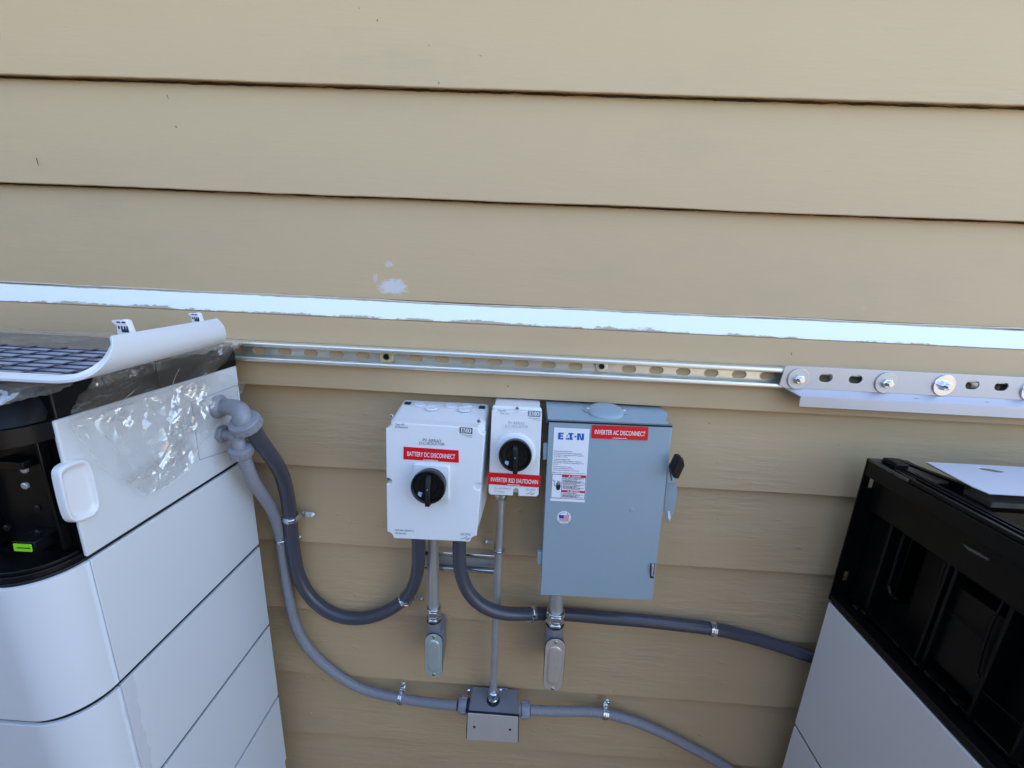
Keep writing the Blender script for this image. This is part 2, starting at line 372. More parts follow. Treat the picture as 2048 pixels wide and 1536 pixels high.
# dark beads that paint shade into the laps of the upper boards
lap_shade_mat = mat('lap_shade', (.055,.042,.022), .85, var=.5, vscale=60)
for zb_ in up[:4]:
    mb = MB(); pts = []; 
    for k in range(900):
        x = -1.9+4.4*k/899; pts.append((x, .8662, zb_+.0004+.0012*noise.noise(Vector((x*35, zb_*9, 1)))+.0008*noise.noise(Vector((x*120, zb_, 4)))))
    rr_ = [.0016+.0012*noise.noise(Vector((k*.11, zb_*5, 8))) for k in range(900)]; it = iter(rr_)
    mb.sweep(pts, lambda d: (lambda q: [(q*math.cos(a), q*math.sin(a)) for a in (0,1.26,2.51,3.77,5.03)])(next(it))); mb.build('lap_shade', lap_shade_mat, wall)
# projecting band board under the strip
YB = .831; mb = MB(); nx = 300; rows = []
for k in range(nx+1):
    x = X0+(X1-X0)*k/nx; j = jit(x, 3, .0006); zt = -.0965
    rows.append(mb.vs([(x, .864, zt), (x, YB+.004, zt+.001), (x, YB+.0006, zt-.002), (x, YB+j*.6, zt-.006), (x, YB, -.2465+j), (x, YB+.001, -.2475+j), (x, .864, -.2475+j)]))
for a, b in zip(rows, rows[1:]):
    for q in range(6): mb.face([a[q], b[q], b[q+1], a[q+1]])
mb.build('band_board', M['trim'], wall, smooth=30)
# white painted sloped flashing between siding and band
mb = MB(); nx = 700; el = mb.bm.verts.layers.float.new('edge'); rows = []
for k in range(nx+1):
    x = X0+(X1-X0)*k/nx; j = jit(x, 11, .0007); row = []
    for t in (0, .06, .15, .4, .7, .85, 1):
        y = .8485+(YB+.0015-.8485)*t; z = -.0605+(-.0955+.0605)*t+j*(1-t)
        v = mb.bm.verts.new((x, y-.0015, z)); v[el] = t if t > .2 else (1.25 if t < .01 else (.95 if t < .1 else .45)); row.append(v)
    row.append(mb.bm.verts.new((x, .86, -.0985)))
    rows.append(row)
for a, b in zip(rows, rows[1:]):
    for q in range(len(a)-1): mb.face([a[q], b[q], b[q+1], a[q+1]])
mb.build('white_flashing', M['flash'], wall, smooth=60)
# thin bead of old caulk along the top of the strip
mb = MB(); pts = [(X0+(X1-X0)*k/500, .8482, -.0595+jit(X0+(X1-X0)*k/500, 2, .0015)) for k in range(501)]
mb.tube(pts, .0018, 6); mb.build('caulk_bead', mat('old_caulk', (.56,.51,.42), .7, var=.4, vscale=30), wall)
# hairline cracks / scuffs: thin shallow grooves
mb = MB()
for (x, y, dx, dy, wpx) in [(73,316,4,15,1.6), (334,190,3,8,1.2), (960,111,3,2,1.6), (857,90,2,2,1.2), (1479,900,2,12,1.5)][:4]:
    a, b = PY(x, y, .8495), PY(x+dx, y+dy, .8495); s_ = Vector((wpx*.0005, 0, 0)); mb.prism([a-s_, a+s_, b+s_*.4, b-s_*.4], (0,-.0006,0))
mb.build('scuff_mark', mat('scuff', (.06,.055,.04), .8), wall)

# ------------------------------------------------------------------ long slotted channel on the band board
def stadium(c, ux, uz, L_, r, n=8):
    pts = []
    for k in range(n+1): a = -math.pi/2+math.pi*k/n; pts.append(c+ux*(L_/2-r+r*math.cos(a))+uz*(r*math.sin(a)))
    for k in range(n+1): a = math.pi/2+math.pi*k/n; pts.append(c+ux*(-L_/2+r+r*math.cos(a))+uz*(r*math.sin(a)))
    return pts
def plate_with_slots(mb, P, nrm, outer, holes, thick):
    """flat plate with real holes: outline and hole outlines as closed edge loops, filled, then given thickness"""
    bm = mb.bm; edges = []; newv = []
    for loop in [outer]+holes:
        v = [bm.verts.new(P(*q)) for q in loop]; newv += v
        for i in range(len(v)): edges.append(bm.edges.new((v[i], v[(i+1) % len(v)])))
    r = bmesh.ops.triangle_fill(bm, use_beauty=True, use_dissolve=False, edges=edges)
    fs = [f for f in r['geom'] if isinstance(f, bmesh.types.BMFace)]
    ex = bmesh.ops.extrude_face_region(bm, geom=fs)
    bmesh.ops.translate(bm, verts=[e for e in ex['geom'] if isinstance(e, bmesh.types.BMVert)], vec=nrm*thick)
def stad2(cx, cz, L_, h, n=7):
    r = h/2; pts = []
    for k in range(n+1): a = -math.pi/2+math.pi*k/n; pts.append((cx+L_/2-r+r*math.cos(a), cz+r*math.sin(a)))
    for k in range(n+1): a = math.pi/2+math.pi*k/n; pts.append((cx-L_/2+r+r*math.cos(a), cz+r*math.sin(a)))
    return pts
ch = thing('slotted_channel', 'long galvanised slotted strut channel screwed along the tan band board', 'strut channel', (-.55, .83, -.19))
zc = -.1725; zh = .0205; Yf = .809; Yk = .8285
slots = [(472,704),(518.6,706),(570,706.5),(621.8,708),(673.7,710),(726,712),(831,716.5),(883.7,719),(936.8,721),(990,723.5),(1043,726),(1097,728),(1151,730),(1258,735),(1313,737.5),(1367,740),(1423,742.5),(1479,745),(1535,747)]
sx = [PY(a, b, Yk).x for a, b in slots]; xR = PY(1566, 750, .81).x; xR2 = 1.30
pitch = (sx[-1]-sx[6])/ (len(sx)-6+0); 
allx = list(sx)
x = sx[-1]+.0545
while x < xR2-.03: allx.append(x); x += .0545
x = sx[0]-.05
xL = -.70
mb = MB(); plate_with_slots(mb, lambda a, b: Vector((a, Yk, b)), Vector((0,.0022,0)), [(xL,zc-zh),(xR2,zc-zh),(xR2,zc+zh),(xL,zc+zh)], [stad2(q, zc, .029, .0145) for q in allx], 1)
mb.build('slotted_web', M['strut'], ch, smooth=30)
for s_ in (1, -1):
    mb = MB(); prof = []
    zo = zc+s_*zh
    pr = [(Yk+.002, 0), (Yf+.003, 0), (Yf+.0009, -.0008), (Yf, -.003), (Yf, -.0075), (Yf+.0009, -.0092), (Yf+.003, -.0099), (Yf+.0065, -.0099)]
    inn = [(Yf+.0065, -.0078), (Yf+.0042, -.0076), (Yf+.0026, -.0066), (Yf+.0024, -.0045), (Yf+.0034, -.0030), (Yk+.002, -.0022)]
    ring = [(y, zo+s_*d) for y, d in pr+inn]
    mb.hexa([(xL, y, z) for y, z in ring], [(xR2, y, z) for y, z in ring]); mb.build('channel_lip', M['strut'], ch, smooth=50)
# flat washers with screws inside the channel
def channel_screw(px, py, lab, m_, square):
    o = PY(px, py, Yk-.003); t = thing('channel_screw', lab, 'screw', o, 'screws holding the long channel')
    mb = MB()
    if square:
        mb.prism([o+Vector((a*.0135, 0, b*.0115)) for a, b in [(-1,-.6),(-.6,-1),(.6,-1),(1,-.6),(1,.6),(.6,1),(-.6,1),(-1,.6)]], (0,-.003,0))
    else: mb.lathe(o, (0,-1,0), [(0,.0125),(.0025,.0125),(.003,.0118)], 28)
    mb.build('washer', m_, t, bevel=.0004)
    mb = MB(); mb.lathe(o+Vector((0,-.003,0)), (0,-1,0), [(0,.0062),(.0035,.0060),(.005,.005),(.0045,.003),(.002,.0028)], 6 if not square else 20); mb.build('screw_head', M['knob'], t, smooth=30)
channel_screw(774, 713, 'black screw in a yellowish square washer, left one in the long slotted channel', M['goldzinc'], True)
channel_screw(1203, 732, 'black screw in a round grey washer, right one in the long slotted channel', M['strut'], False)

# ------------------------------------------------------------------ aluminium bracket rail at the right
br = thing('mounting_bracket', 'pale aluminium stepped mounting rail bolted over the right end of the channel', 'bracket', (.60, .80, -.24))
zt = -.1805*.806; z1 = -.2350*.806; Yl = .7905; z2 = -.2545*Yl; z3 = -.2810*Yl; Ya = .8065; xe = 1.30
xa = PY(1563, 750, Ya).x; xb = PY(1600, 800, Yl).x
zcb = (zt+z1)/2+.0015
hol = [(1652,755.5),(1711,760),(1945,770.5),(2003,773.5)]; hx = [PY(a, b, Ya).x for a, b in hol]
mb = MB()
plate_with_slots(mb, lambda a, b: Vector((a, Ya, b)), Vector((0,.0025,0)), [(xa, z1+.004), (xa+.012, z1-.0005), (xe, z1-.0005), (xe, zt), (xa+.008, zt), (xa+.004, zt-.002)], [stad2(q, zcb, .0255, .0165) for q in hx+[hx[-1]+.17]], 1)
mb.build('back_plate', M['alu'], br, smooth=30, bevel=.0005)
mb = MB(); A = [(xa+.012, Ya, z1-.0005), (xe, Ya, z1-.0005), (xe, Yl, z2), (xb, Yl, z2)]
mb.prism(A, (0,.0015,-.0022)); mb.build('sloped_ledge', M['alu'], br)
mb = MB(); mb.prism([(xb, Yl-.0002, z2-.0003), (xe, Yl-.0002, z2-.0003), (xe, Yl-.0002, z3), (xb+.004, Yl-.0002, z3), (xb+.0012, Yl-.0002, z3+.0012), (xb, Yl-.0002, z3+.004)], (0,.0025,0)); mb.build('lower_flange', M['alu'], br, bevel=.0005)
for (px, py) in [(1690,790.5),(1833,797),(1975,804.5)]:
    mb = MB(); q = PY(px, py, (Ya+Yl)/2-.0005); mb.prism([q+Vector((-.004,0,.0007)), q+Vector((.004,0,.0001)), q+Vector((.004,0,-.0003)), q+Vector((-.004,0,.0003))], (0,.0015,0)); mb.build('drain_nick', M['seam'], br)
def bracket_bolt(px, py, lab, light):
    o = PY(px, py, Ya-.0003); t = thing('bracket_bolt', lab, 'bolt', o, 'bolts with large washers on the aluminium rail')
    mb = MB(); mb.lathe(o, (0,-1,0), [(0,.0205),(.002,.0205),(.0025,.0198),(.0025,.006)], 40); mb.build('washer', M['zinc'] if light else M['galv'], t, smooth=30)
    mb = MB(); mb.lathe(o+Vector((0,-.0024,0)), (0,-1,0), [(0,.0100),(.0045,.0100),(.006,.0088)], 6, hexr=True); mb.build('hex_head', M['zinc'], t, smooth=20, bevel=.0004)
    mb = MB(); mb.lathe(o+Vector((0,-.0084,0)), (0,-1,0), [(0,.0058),(.005,.0058),(.006,.0048)], 20); mb.build('bolt_end', M['zinc'], t, smooth=30)
bracket_bolt(1596, 757.5, 'hex bolt and round washer at the left tip of the aluminium rail', False)
bracket_bolt(1771, 765.5, 'hex bolt with dull grey washer, second from the left on the aluminium rail', False)
bracket_bolt(1887, 770.5, 'hex bolt with bright shiny washer, third from the left on the aluminium rail', True)
bracket_bolt(2063, 781, 'bright washer cut off by the right picture edge on the aluminium rail', True)

# ------------------------------------------------------------------ battery disconnect (large white box)
def rounded_quad(c, r, n=4):
    """outline of a quad given by 4 points, rounded corners"""
    out = []
    for i in range(4):
        p, a, b = c[i], c[i-1], c[(i+1) % 4]; da = (a-p).normalized(); db = (b-p).normalized()
        for k in range(n+1):
            t = k/n; q0 = p+da*r; q1 = p+db*r
            out.append((1-t)**2*q0+2*t*(1-t)*p+t*t*q1)
    return out
ibox = thing('battery_disconnect_switch', 'large white enclosure with black rotary knob and red BATTERY DC DISCONNECT label', 'switch box', (-.17, .845, -.50))
fa = Face(PY(774, 845, .716), PY(968, 856, .716), PY(774, 1073, .690))
TL, TR, BL, BR = fa.at(771, 843.5), fa.at(970, 857), fa.at(774, 1076), fa.at(953, 1085)
yl = .845
bTL, bTR, bBL, bBR = Vector((TL.x-.006, yl, TL.z+.004)), Vector((TR.x-.004, yl, TL.z+.004)), Vector((BL.x-.003, yl, BL.z+.004)), Vector((BR.x+.006, yl, BL.z+.004))
lid = .026
def lerp(a, b, t): return a+(b-a)*t
cF = [TL, TR, BR, BL]; cB = [bTL, bTR, bBR, bBL]
mid = [lerp(a, b, lid/.14) for a, b in zip(cF, cB)]; cen = sum(mid, Vector())/4
mb = MB(); inn = [m_+(cen-m_).normalized()*.004 for m_ in mid]
mb.hexa(rounded_quad(inn, .010), rounded_quad(cB, .010)); mb.build('enclosure', M['plastic'], ibox, bevel=.0015)
# lid outline with the screw notches
def notch_outline(c, nw, side_n):
    tl, tr, brr, bl = c; u = (tr-tl).normalized(); v = (tl-bl).normalized(); P = []
    def arc(ctr, r, a0, a1, n=7): return [ctr+u*(r*math.cos(R(a0+(a1-a0)*k/n)))+v*(r*math.sin(R(a0+(a1-a0)*k/n))) for k in range(n+1)]
    P += arc(tl, nw, -90, 0)                              # concave corner, top left
    P += arc(tr, nw, 180, 270)
    mr = lerp(tr, brr, side_n); P += [mr+v*nw*.55]+arc(mr-u*nw*.45, nw*.55, 90, 270)+[mr-v*nw*.55]
    P += arc(brr, nw, 90, 180)
    P += arc(bl, nw, 0, 90)
    ml = lerp(bl, tl, 1-side_n); P += [ml-v*nw*.45]+arc(ml+u*nw*.35, nw*.45, -90, 90)+[ml+v*nw*.45]
    return P
mb = MB(); out = notch_outline([TL, TR, BR, BL], .0125, .50)
back = [p+Vector((0, lid, 0))+(cen-p)*.006 for p in out]
mb.hexa(out, back); mb.build('lid', M['plastic'], ibox, bevel=.0018, seg=3, smooth=50)
# screws sitting in the notches, top knockouts, rear mounting pockets
def screw(o, n, r, parent, m_='zinc'):
    n = Vector(n); mb = MB(); mb.lathe(o, n, [(0,r),(.0015,r),(.0022,r*.75),(.0022,r*.35),(.0012,r*.3)], 18); mb.build('screw', M[m_], parent, smooth=30)
    mb = MB(); t = n.cross(Vector((.3,.1,1))).normalized(); s2 = n.cross(t)
    for q in (t, s2): 
        w_ = n.cross(q)
        c = o+n*.0023; mb.prism([c+q*r*.6+w_*r*.12, c-q*r*.6+w_*r*.12, c-q*r*.6-w_*r*.12, c+q*r*.6-w_*r*.12], n*.0002)
    mb.build('screw_slot', M['seam'], parent)
screw(fa.at(958, 841.5, -.012), fa.n, .0042, ibox, 'galv')
screw(fa.at(783, 832, -.012), fa.n, .0038, ibox, 'galv'); screw(fa.at(777, 957, -.014), fa.n, .0036, ibox, 'galv')
for a, b, r in [(840,808.5,.012), (863,815.5,.013), (902,811,.013), (935,809.5,.010), (928,818,.013)]:
    mb = MB(); q = PZ(a, b, TL.z+.0045); mb.lathe(q, (0,0,1), [(-.002,r),(.0006,r),(.001,r*.93),(.001,r*.86),(.0005,r*.84)], 32); mb.build('knockout', M['plastic'], ibox, smooth=30)
for a, b in [(816,805), (964,813)]:
    mb = MB(); q = PZ(a, b, TL.z+.0052); mb.box(q.x-.006, q.x+.006, q.y-.006, q.y+.004, q.z-.003, q.z+.0004); mb.build('mounting_pocket', M['seam'], ibox)
# writing
mb = quad_px(fa, [(807,893.5),(917,901),(917.5,925.5),(807,918.5)], .0012, .0012); lb = mb.build('warning_label', M['red'], ibox)
text('BATTERY DC DISCONNECT', fa, (814.5,911.5), (910,918), 9.0, M['wtext'], lb, out=.0016, bold=.005)
mb = MB(); dashes(mb, fa, (847,920.5), (876,922.3), 1.9, .0016); mb.build('small_lettering', M['wtext'], lb)
text_block([('PV ARRAY', (845.5,883), (883,885.5), 6.4), ('D.C. ISOLATOR', (839,890.5), (889.5,893), 6.0)][:1], fa, M['dtext'], ibox, name='printed_text')
text('D.C.ISOLATOR', fa, (839,889), (889.5,891.3), 5.6, M['dtext'], ibox, name='printed_text')
text('Type 4X', fa, (790,850.3), (809,851.3), 4.2, M['dtext'], ibox, name='printed_text'); text('IP66 NW', fa, (797,856.2), (816,857.2), 4.0, M['dtext'], ibox, name='printed_text')
mb = MB(); quad_px(fa, [(790.3,852.2),(794.6,852.4),(794.6,856.2),(790.3,856)], .0006, .0003, mb); mb.build('printed_mark', M['dtext'], ibox)
mb = MB(); quad_px(fa, [(791.0,852.9),(793.9,853.1),(793.9,855.5),(791.0,855.3)], .0009, .0003, mb); mb.build('printed_mark', M['plastic'], ibox)
text('IEC/AS 60947.3', fa, (791,1062), (827,1064), 3.8, M['dtext'], ibox, name='printed_text'); text('SI Series', fa, (791,1068), (812.5,1069), 3.8, M['dtext'], ibox, name='printed_text')
text('DC-PV2', fa, (921.5,1070.2), (941,1071.5), 4.2, M['dtext'], ibox, name='printed_text')
def switch_mark(fc, x, y, s, parent):
    mb = MB()
    for a, b in [((0,6),(8,4.5)), ((8,4.5),(14,.5)), ((15,5),(21,5.4)), ((12,3.6),(12,7.5)), ((11,7.5),(16,7.8)), ((16,4.8),(16,7.8))]:
        A = fc.at(x+a[0]*s, y+a[1]*s, .0006); B = fc.at(x+b[0]*s, y+b[1]*s, .0006); d = (B-A).normalized().cross(fc.n)*.00035; mb.prism([A-d, B-d, B+d, A+d], -fc.n*.0002)
    mb.build('printed_mark', M['dtext'], parent)
switch_mark(fa, 921, 1072, .95, ibox)
def imo_logo(fc, c, m_, parent, sd):
    """c: four corner pixels of the plate"""
    mb = quad_px(fc, c, .0006, .0005); pl = mb.build('logo_plate', m_, parent)
    tl, tr, brr, bl = [fc.at(*q, .0009) for q in c]
    def P(x, y): return lerp(lerp(bl, brr, x), lerp(tl, tr, x), y)
    mb = MB()
    def rect(x0, x1, y0, y1): mb.face(mb.vs([P(x0,y0), P(x1,y0), P(x1,y1), P(x0,y1)]))
    rect(.13,.20,.22,.80); rect(.08,.25,.15,.22); rect(.08,.25,.80,.87)
    rect(.32,.355,.22,.80); rect(.28,.40,.15,.22); rect(.28,.41,.80,.87); rect(.55,.615,.22,.80); rect(.52,.65,.15,.22); rect(.51,.65,.80,.87)
    for a in [((.355,.80),(.41,.80),(.49,.20),(.455,.20)), ((.555,.80),(.53,.80),(.455,.20),(.485,.20))]: mb.face(mb.vs([P(*q) for q in a]))
    n = 24
    for k in range(n):
        a0, a1 = 2*math.pi*k/n, 2*math.pi*(k+1)/n
        mb.face(mb.vs([P(.79+.125*math.cos(a0), .51+.37*math.sin(a0)), P(.79+.125*math.cos(a1), .51+.37*math.sin(a1)), P(.79+.055*math.cos(a1), .51+.30*math.sin(a1)), P(.79+.055*math.cos(a0), .51+.30*math.sin(a0))]))
    mb.build('lettering', M['wtext'], pl)
    mb = MB(); (x0, y0), (x1, y1) = c[3], c[2]; wd = x1-x0
    dashes(mb, fc, (x0+wd*.06, y0+3.6), (x1, y1+3.6), 1.0, .0006, sd); dashes(mb, fc, (x0+wd*.42, y0+7.0), (x1, y1+7.0), 1.2, .0006, sd+1); mb.build('small_lettering', M['dtext'], parent)
imo_logo(fa, [(919.3,854.2),(945,855.8),(944.5,868.2),(919,866)], M['logo'], ibox, 3)
# rotary knob
def knob(fc, cpx, rpx, out, hang, plate, parent, stk):
    c = fc.at(*cpx, out); r = (fc.at(cpx[0]+rpx, cpx[1], out)-c).length; n = fc.n
    if plate:
        mb = MB(); q = [fc.at(*p, .006) for p in plate]; mb.prism(rounded_quad(q, .004), -n*.008); mb.build('knob_base_plate', M['plastic'], parent, bevel=.0012)
    else:
        mb = MB(); mb.lathe(c-n*out, n, [(0,r*1.22),(.0025,r*1.18),(.004,r*1.05)], 48); mb.build('knob_base_plate', M['plastic'], parent, smooth=40)
    mb = MB(); mb.lathe(c-n*(out-.004), n, [(0,r*.93),(out-.010,r*.96),(out-.006,r),(out-.001,r*.985),(out+.0,r*.93),(out-.002,r*.86),(out-.0075,r*.80),(out-.0085,r*.55),(out-.0065,r*.5),(out-.007,r*.3)], 56); kb = mb.build('knob', M['knob'], parent, smooth=45)
    # grip bar
    up = (fc.at(cpx[0], cpx[1]-20, out)-c).normalized(); rt = up.cross(n); g0 = up*r*.78; g1 = -up*r*hang
    mb = MB(); hw = r*.175
    base = [c+g0-rt*hw*1.05-n*.008, c+g0+rt*hw*1.05-n*.008, c+g1+rt*hw*1.0-n*.008, c+g1-rt*hw*1.0-n*.008]
    topp = [c+g0*.45-rt*hw*.85+n*.004, c+g0*.45+rt*hw*.85+n*.004, c+g1*.98+rt*hw*.75+n*.009, c+g1*.98-rt*hw*.75+n*.009]
    mb.hexa(base, topp); mb.build('grip', M['knob'], kb, bevel=.0012)
    mb = MB(); q = c+up*r*.33+n*.0022; mb.prism([q-rt*hw*.75+up*r*.16-n*.0007, q+rt*hw*.75+up*r*.16-n*.0007, q+rt*hw*.75-up*r*.2+n*.0010, q-rt*hw*.75-up*r*.2+n*.0010], n*.0006); mb.build('indicator_window', mat('window_grey', (.03,.032,.05), .2), kb)
    mb = MB(); q = c-up*r*.10+n*.0062; mb.face(mb.vs([q+up*.0012, q-rt*.0011-up*.0008, q+rt*.0011-up*.0008])); mb.build('arrow_mark', M['wtext'], kb)
    mb = MB(); q = c+rt*r*stk[0]+up*r*stk[1]-n*.0032; mb.prism([q+(-rt*.6+up*1)*r*.13, q+(rt*1.1+up*.7)*r*.13, q+(rt*.5-up*1.3)*r*.13, q+(-rt*1.2-up*.9)*r*.13], n*.0004); mb.build('position_sticker', M['sblue'], kb)
knob(fa, (856.5,974), 35.0, .024, 1.10, [(827,928),(898,933),(897.5,1001),(827,997)], ibox, (-.50,-.48))

# ------------------------------------------------------------------ small white isolator
ib = thing('shutdown_switch', 'narrow white isolator with black knob and red INVERTER RSD SHUTDOWN label', 'switch box', (-.01, .845, -.43))
fb = Face(PY(984, 822, .762), PY(1083, 828, .762), PY(977, 988, .742))
TL, TR, BL, BR = fb.at(983.5, 819), fb.at(1084, 825), fb.at(976.5, 989.5), fb.at(1076.5, 994)
up_ = (TL-BL).normalized()
mb = MB(); cF = [lerp(TL, BL, .02), lerp(TR, BR, .02), BR, BL]; ztop = -.2515
def dome(p): return Vector((p.x, p.y, ztop))
# side profile of the body: front face, rounded top, back
Lp = [BL, TL, lerp(TL, Vector((TL.x, .79, ztop)), .35)+Vector((0,-.004,.005)), Vector((TL.x+.002, .785, ztop)), Vector((TL.x+.002, .845, ztop)), Vector((BL.x+.002, .845, BL.z+.004))]
Rp = [BR, TR, lerp(TR, Vector((TR.x, .79, ztop)), .35)+Vector((0,-.004,.005)), Vector((TR.x-.002, .785, ztop)), Vector((TR.x-.002, .845, ztop)), Vector((BR.x-.002, .845, BR.z+.004))]
sh = lambda L_: [Vector((p.x, p.y+.012, p.z)) if p.y < .77 else p for p in L_]
mb.hexa(sh(Lp), sh(Rp)); mb.build('enclosure', M['plastic'], ib, bevel=.003, seg=3)
mb = MB(); u = fb.u; v = fb.v
nb = fb.at(1031, 992); nr = .0052
ptsl = [TL, TR, BR, nb+u*nr]
arc = [nb+Vector(up_)*.010+u*(nr*math.cos(R(a)))+up_*(nr*math.sin(R(a))) for a in range(0, 181, 20)]
outl = [TL+u*.003, TR-u*.003, TR-up_*.003, BR+up_*.004, BR-u*.004, nb+u*nr]+arc+[nb-u*nr, BL+u*.004, BL+up_*.004, TL-up_*.003]
mb.hexa(outl, [p+Vector((0,.014,0)) for p in outl]); mb.build('lid', M['plastic'], ib, bevel=.0014)
mb = MB(); q = PY(1035, 816, .772); ft = Face(TL, TR, TL+Vector((0,.02,.012)))
mb.lathe(fb.at(1034.5, 819.5, .0004), fb.n, [(0,.0062),(.0006,.0058)], 24); mb.build('screw_boss', M['plastic'], ib); screw(fb.at(1034.5, 816, .001), fb.n, .0034, ib, 'galv')
mb = quad_px(fb, [(976,945),(1081.5,951.5),(1080,975),(975.5,968)], .0025, .0018); lb = mb.build('warning_label', M['red'], ib)
text('INVERTER RSD SHUTDOWN', fb, (981.5,962.5), (1075.5,968.8), 8.6, M['wtext'], lb, out=.0030, bold=.005)
mb = MB(); dashes(mb, fb, (1015,969.6), (1040,971.2), 1.7, .003, 5); mb.build('small_lettering', M['wtext'], lb)
M['ptext'] = mat('faint_grey_print', (.30,.34,.38), .5)
text('PV ARRAY', fb, (1016.5,848.5), (1049.5,850), 5.8, M['ptext'], ib, name='printed_text'); text('D.C.ISOLATOR', fb, (1010,855), (1056,856.5), 5.6, M['ptext'], ib, name='printed_text')
mb = quad_px(fb, [(1006,838),(1060.5,841),(1060,860),(1005.5,857)], .0004, .0003)
mb.build('embossed_panel', M['plastic'], ib, bevel=.0002)
text('Type 4X', fb, (995,822.5), (1012,823.4), 3.8, M['dtext'], ib, name='printed_text'); text('IP66 NW', fb, (1001,828.3), (1018,829.3), 3.4, M['ptext'], ib, name='printed_text')
text('IEC/AS 60947.3', fb, (989,978), (1022,979.4), 3.4, M['ptext'], ib, name='printed_text'); text('SI Series', fb, (989,984), (1009,985), 3.4, M['ptext'], ib, name='printed_text')
text('DC-PV2', fb, (1052,981), (1070,982), 4.0, M['ptext'], ib, name='printed_text'); switch_mark(fb, 1051, 982.5, .9, ib)
imo_logo(fb, [(1056,821.5),(1081,822.7),(1080.5,834.2),(1056,832.6)], mat('logo_mid_grey', (.15,.19,.25), .5), ib, 8)
knob(fb, (1030.5,911), 33.5, .020, 1.10, None, ib, (-.52,-.50))

# ------------------------------------------------------------------ grey AC disconnect
ic = thing('ac_disconnect_box', 'tall blue-grey steel safety switch box with side lever and red INVERTER AC DISCONNECT label', 'switch box', (.19, .845, -.64))
fcx = Face(PY(1098, 851, .765), PY(1344, 855, .765), PY(1081, 1190, .737))
TL, TR, BR, BL = fcx.at(1098, 844.5), fcx.at(1345, 855.2), fcx.at(1305, 1201.5), fcx.at(1080.5, 1190)
n_ = fcx.n
mb = MB(); mb.prism([TL, TR, BR, BL], -n_*.011); mb.build('door', M['greybox'], ic, bevel=.0016, seg=3)
mb = MB(); ins = .004
f0 = [p-n_*.0115+(cc-p).normalized()*ins for p, cc in [(q, (TL+BR)/2) for q in (TL, TR, BR, BL)]]
xr = PY(1318, 822, .845).x
b0 = [Vector((f0[0].x+.001, .845, f0[0].z+.001)), Vector((f0[1].x-.008, .845, f0[1].z+.001)), Vector((f0[2].x-.012, .845, f0[2].z+.006)), Vector((f0[3].x, .845, f0[3].z+.006))]
mb.hexa(f0, b0); mb.build('enclosure', M['greybox'], ic, bevel=.0015)
mb = MB(); mb.prism([fcx.at(1099, 838, -.001), fcx.at(1344.5, 848.5, -.001), fcx.at(1344.5, 857, -.001), fcx.at(1099, 847, -.001)], -n_*.010); mb.build('door_gap_shade', M['seam'], ic)  # dark strip put in as shade in the gap under the roof lip
# sloped rain roof with drip edge
e0 = fcx.at(1096, 838.5, .004); e1 = fcx.at(1347.5, 849, .004); zr = -.3125*.84
e0b, e1b = Vector((e0.x-.001, .808, -.2535)), Vector((xr+.004, .808, -.2535)); w0, w1 = Vector((e0.x-.002, .845, -.2525)), Vector((xr, .845, -.2525))
mb = MB()
top = [e0, e1, lerp(e1, e1b, .2)+Vector((-.003,0,.0)), e1b, w1, w0, e0b]
va = mb.vs([e0, e1, e1-Vector((0,0,.0025)), e0-Vector((0,0,.0025))]); mb.face(va)
k1 = e1+Vector((-.014,.006,.0018)); k0 = e0+Vector((.0,.006,.0018))
def strip(mb, A, B): mb.face(mb.vs([A[0], A[1], B[1], B[0]]))
rowsr = [(e0-Vector((0,0,.0022)), e1-Vector((0,0,.0022))), (e0, e1), (k0, k1), (e0b+Vector((0,-.004,-.0012)), e1b+Vector((-.0,-.004,-.0012))), (e0b, e1b), (w0, w1)]
vr = [mb.vs(r) for r in rowsr]
vb = [mb.vs([a-Vector((0,0,.0022)), b-Vector((0,0,.0022))]) for a, b in rowsr[1:]]
for a, b in zip(vr, vr[1:]): mb.face([a[0], a[1], b[1], b[0]])
bmesh.ops.remove_doubles(mb.bm, verts=mb.bm.verts[:], dist=.00001)
# right end cheek closing the roof
mb.face(mb.vs([rowsr[2][1], rowsr[3][1], rowsr[4][1], rowsr[5][1], rowsr[5][1]+Vector((0,0,-.05)), rowsr[2][1]+Vector((0,0,-.012))]))
mb.face(mb.vs([rowsr[2][0], rowsr[3][0], rowsr[4][0], rowsr[5][0], rowsr[5][0]+Vector((0,0,-.05)), rowsr[2][0]+Vector((0,0,-.012))]))
mb.build('rain_roof', M['greybox'], ic, smooth=25)
# hub closure on the roof with two screws
hc = Vector((PY(1211, 822, .80).x, .797, -.2560)); mb = MB()
mb.lathe(hc, (0,-.28,1), [(-.004,.030),(.003,.030),(.0055,.028),(.0075,.021),(.0085,.010),(.0086,.001)], 40, sx=1.22); hb = mb.build('hub_cover', M['greybox'], ic, smooth=60)
for dx in (-.036, .036):
    mb = MB(); q = hc+Vector((dx, .004, .001)); mb.lathe(q, (0,-.2,1), [(0,.009),(.002,.009)], 20); mb.build('screw_tab', M['greybox'], hb, bevel=.0004)
    mb = MB(); mb.lathe(q+Vector((0,0,.002)), (0,-.2,1), [(0,.0048),(.004,.0048),(.0048,.004)], 8); mb.build('screw', M['zinc'], hb, smooth=25)
# hinges on the left edge
for (y0, y1) in ((888, 921), (1105, 1130)):
    a = fcx.at(1097 if y0 < 1000 else 1085, y0, -.006); b = fcx.at(1096 if y0 < 1000 else 1084, y1, -.006); a.x -= .006; b.x -= .006
    mb = MB(); mb.prism([a+Vector((-.004,0,0)), a+Vector((.009,0,0)), b+Vector((.009,0,0)), b+Vector((-.004,0,0))], (0,.010,0)); mb.build('hinge', M['greybox'], ic, bevel=.002)
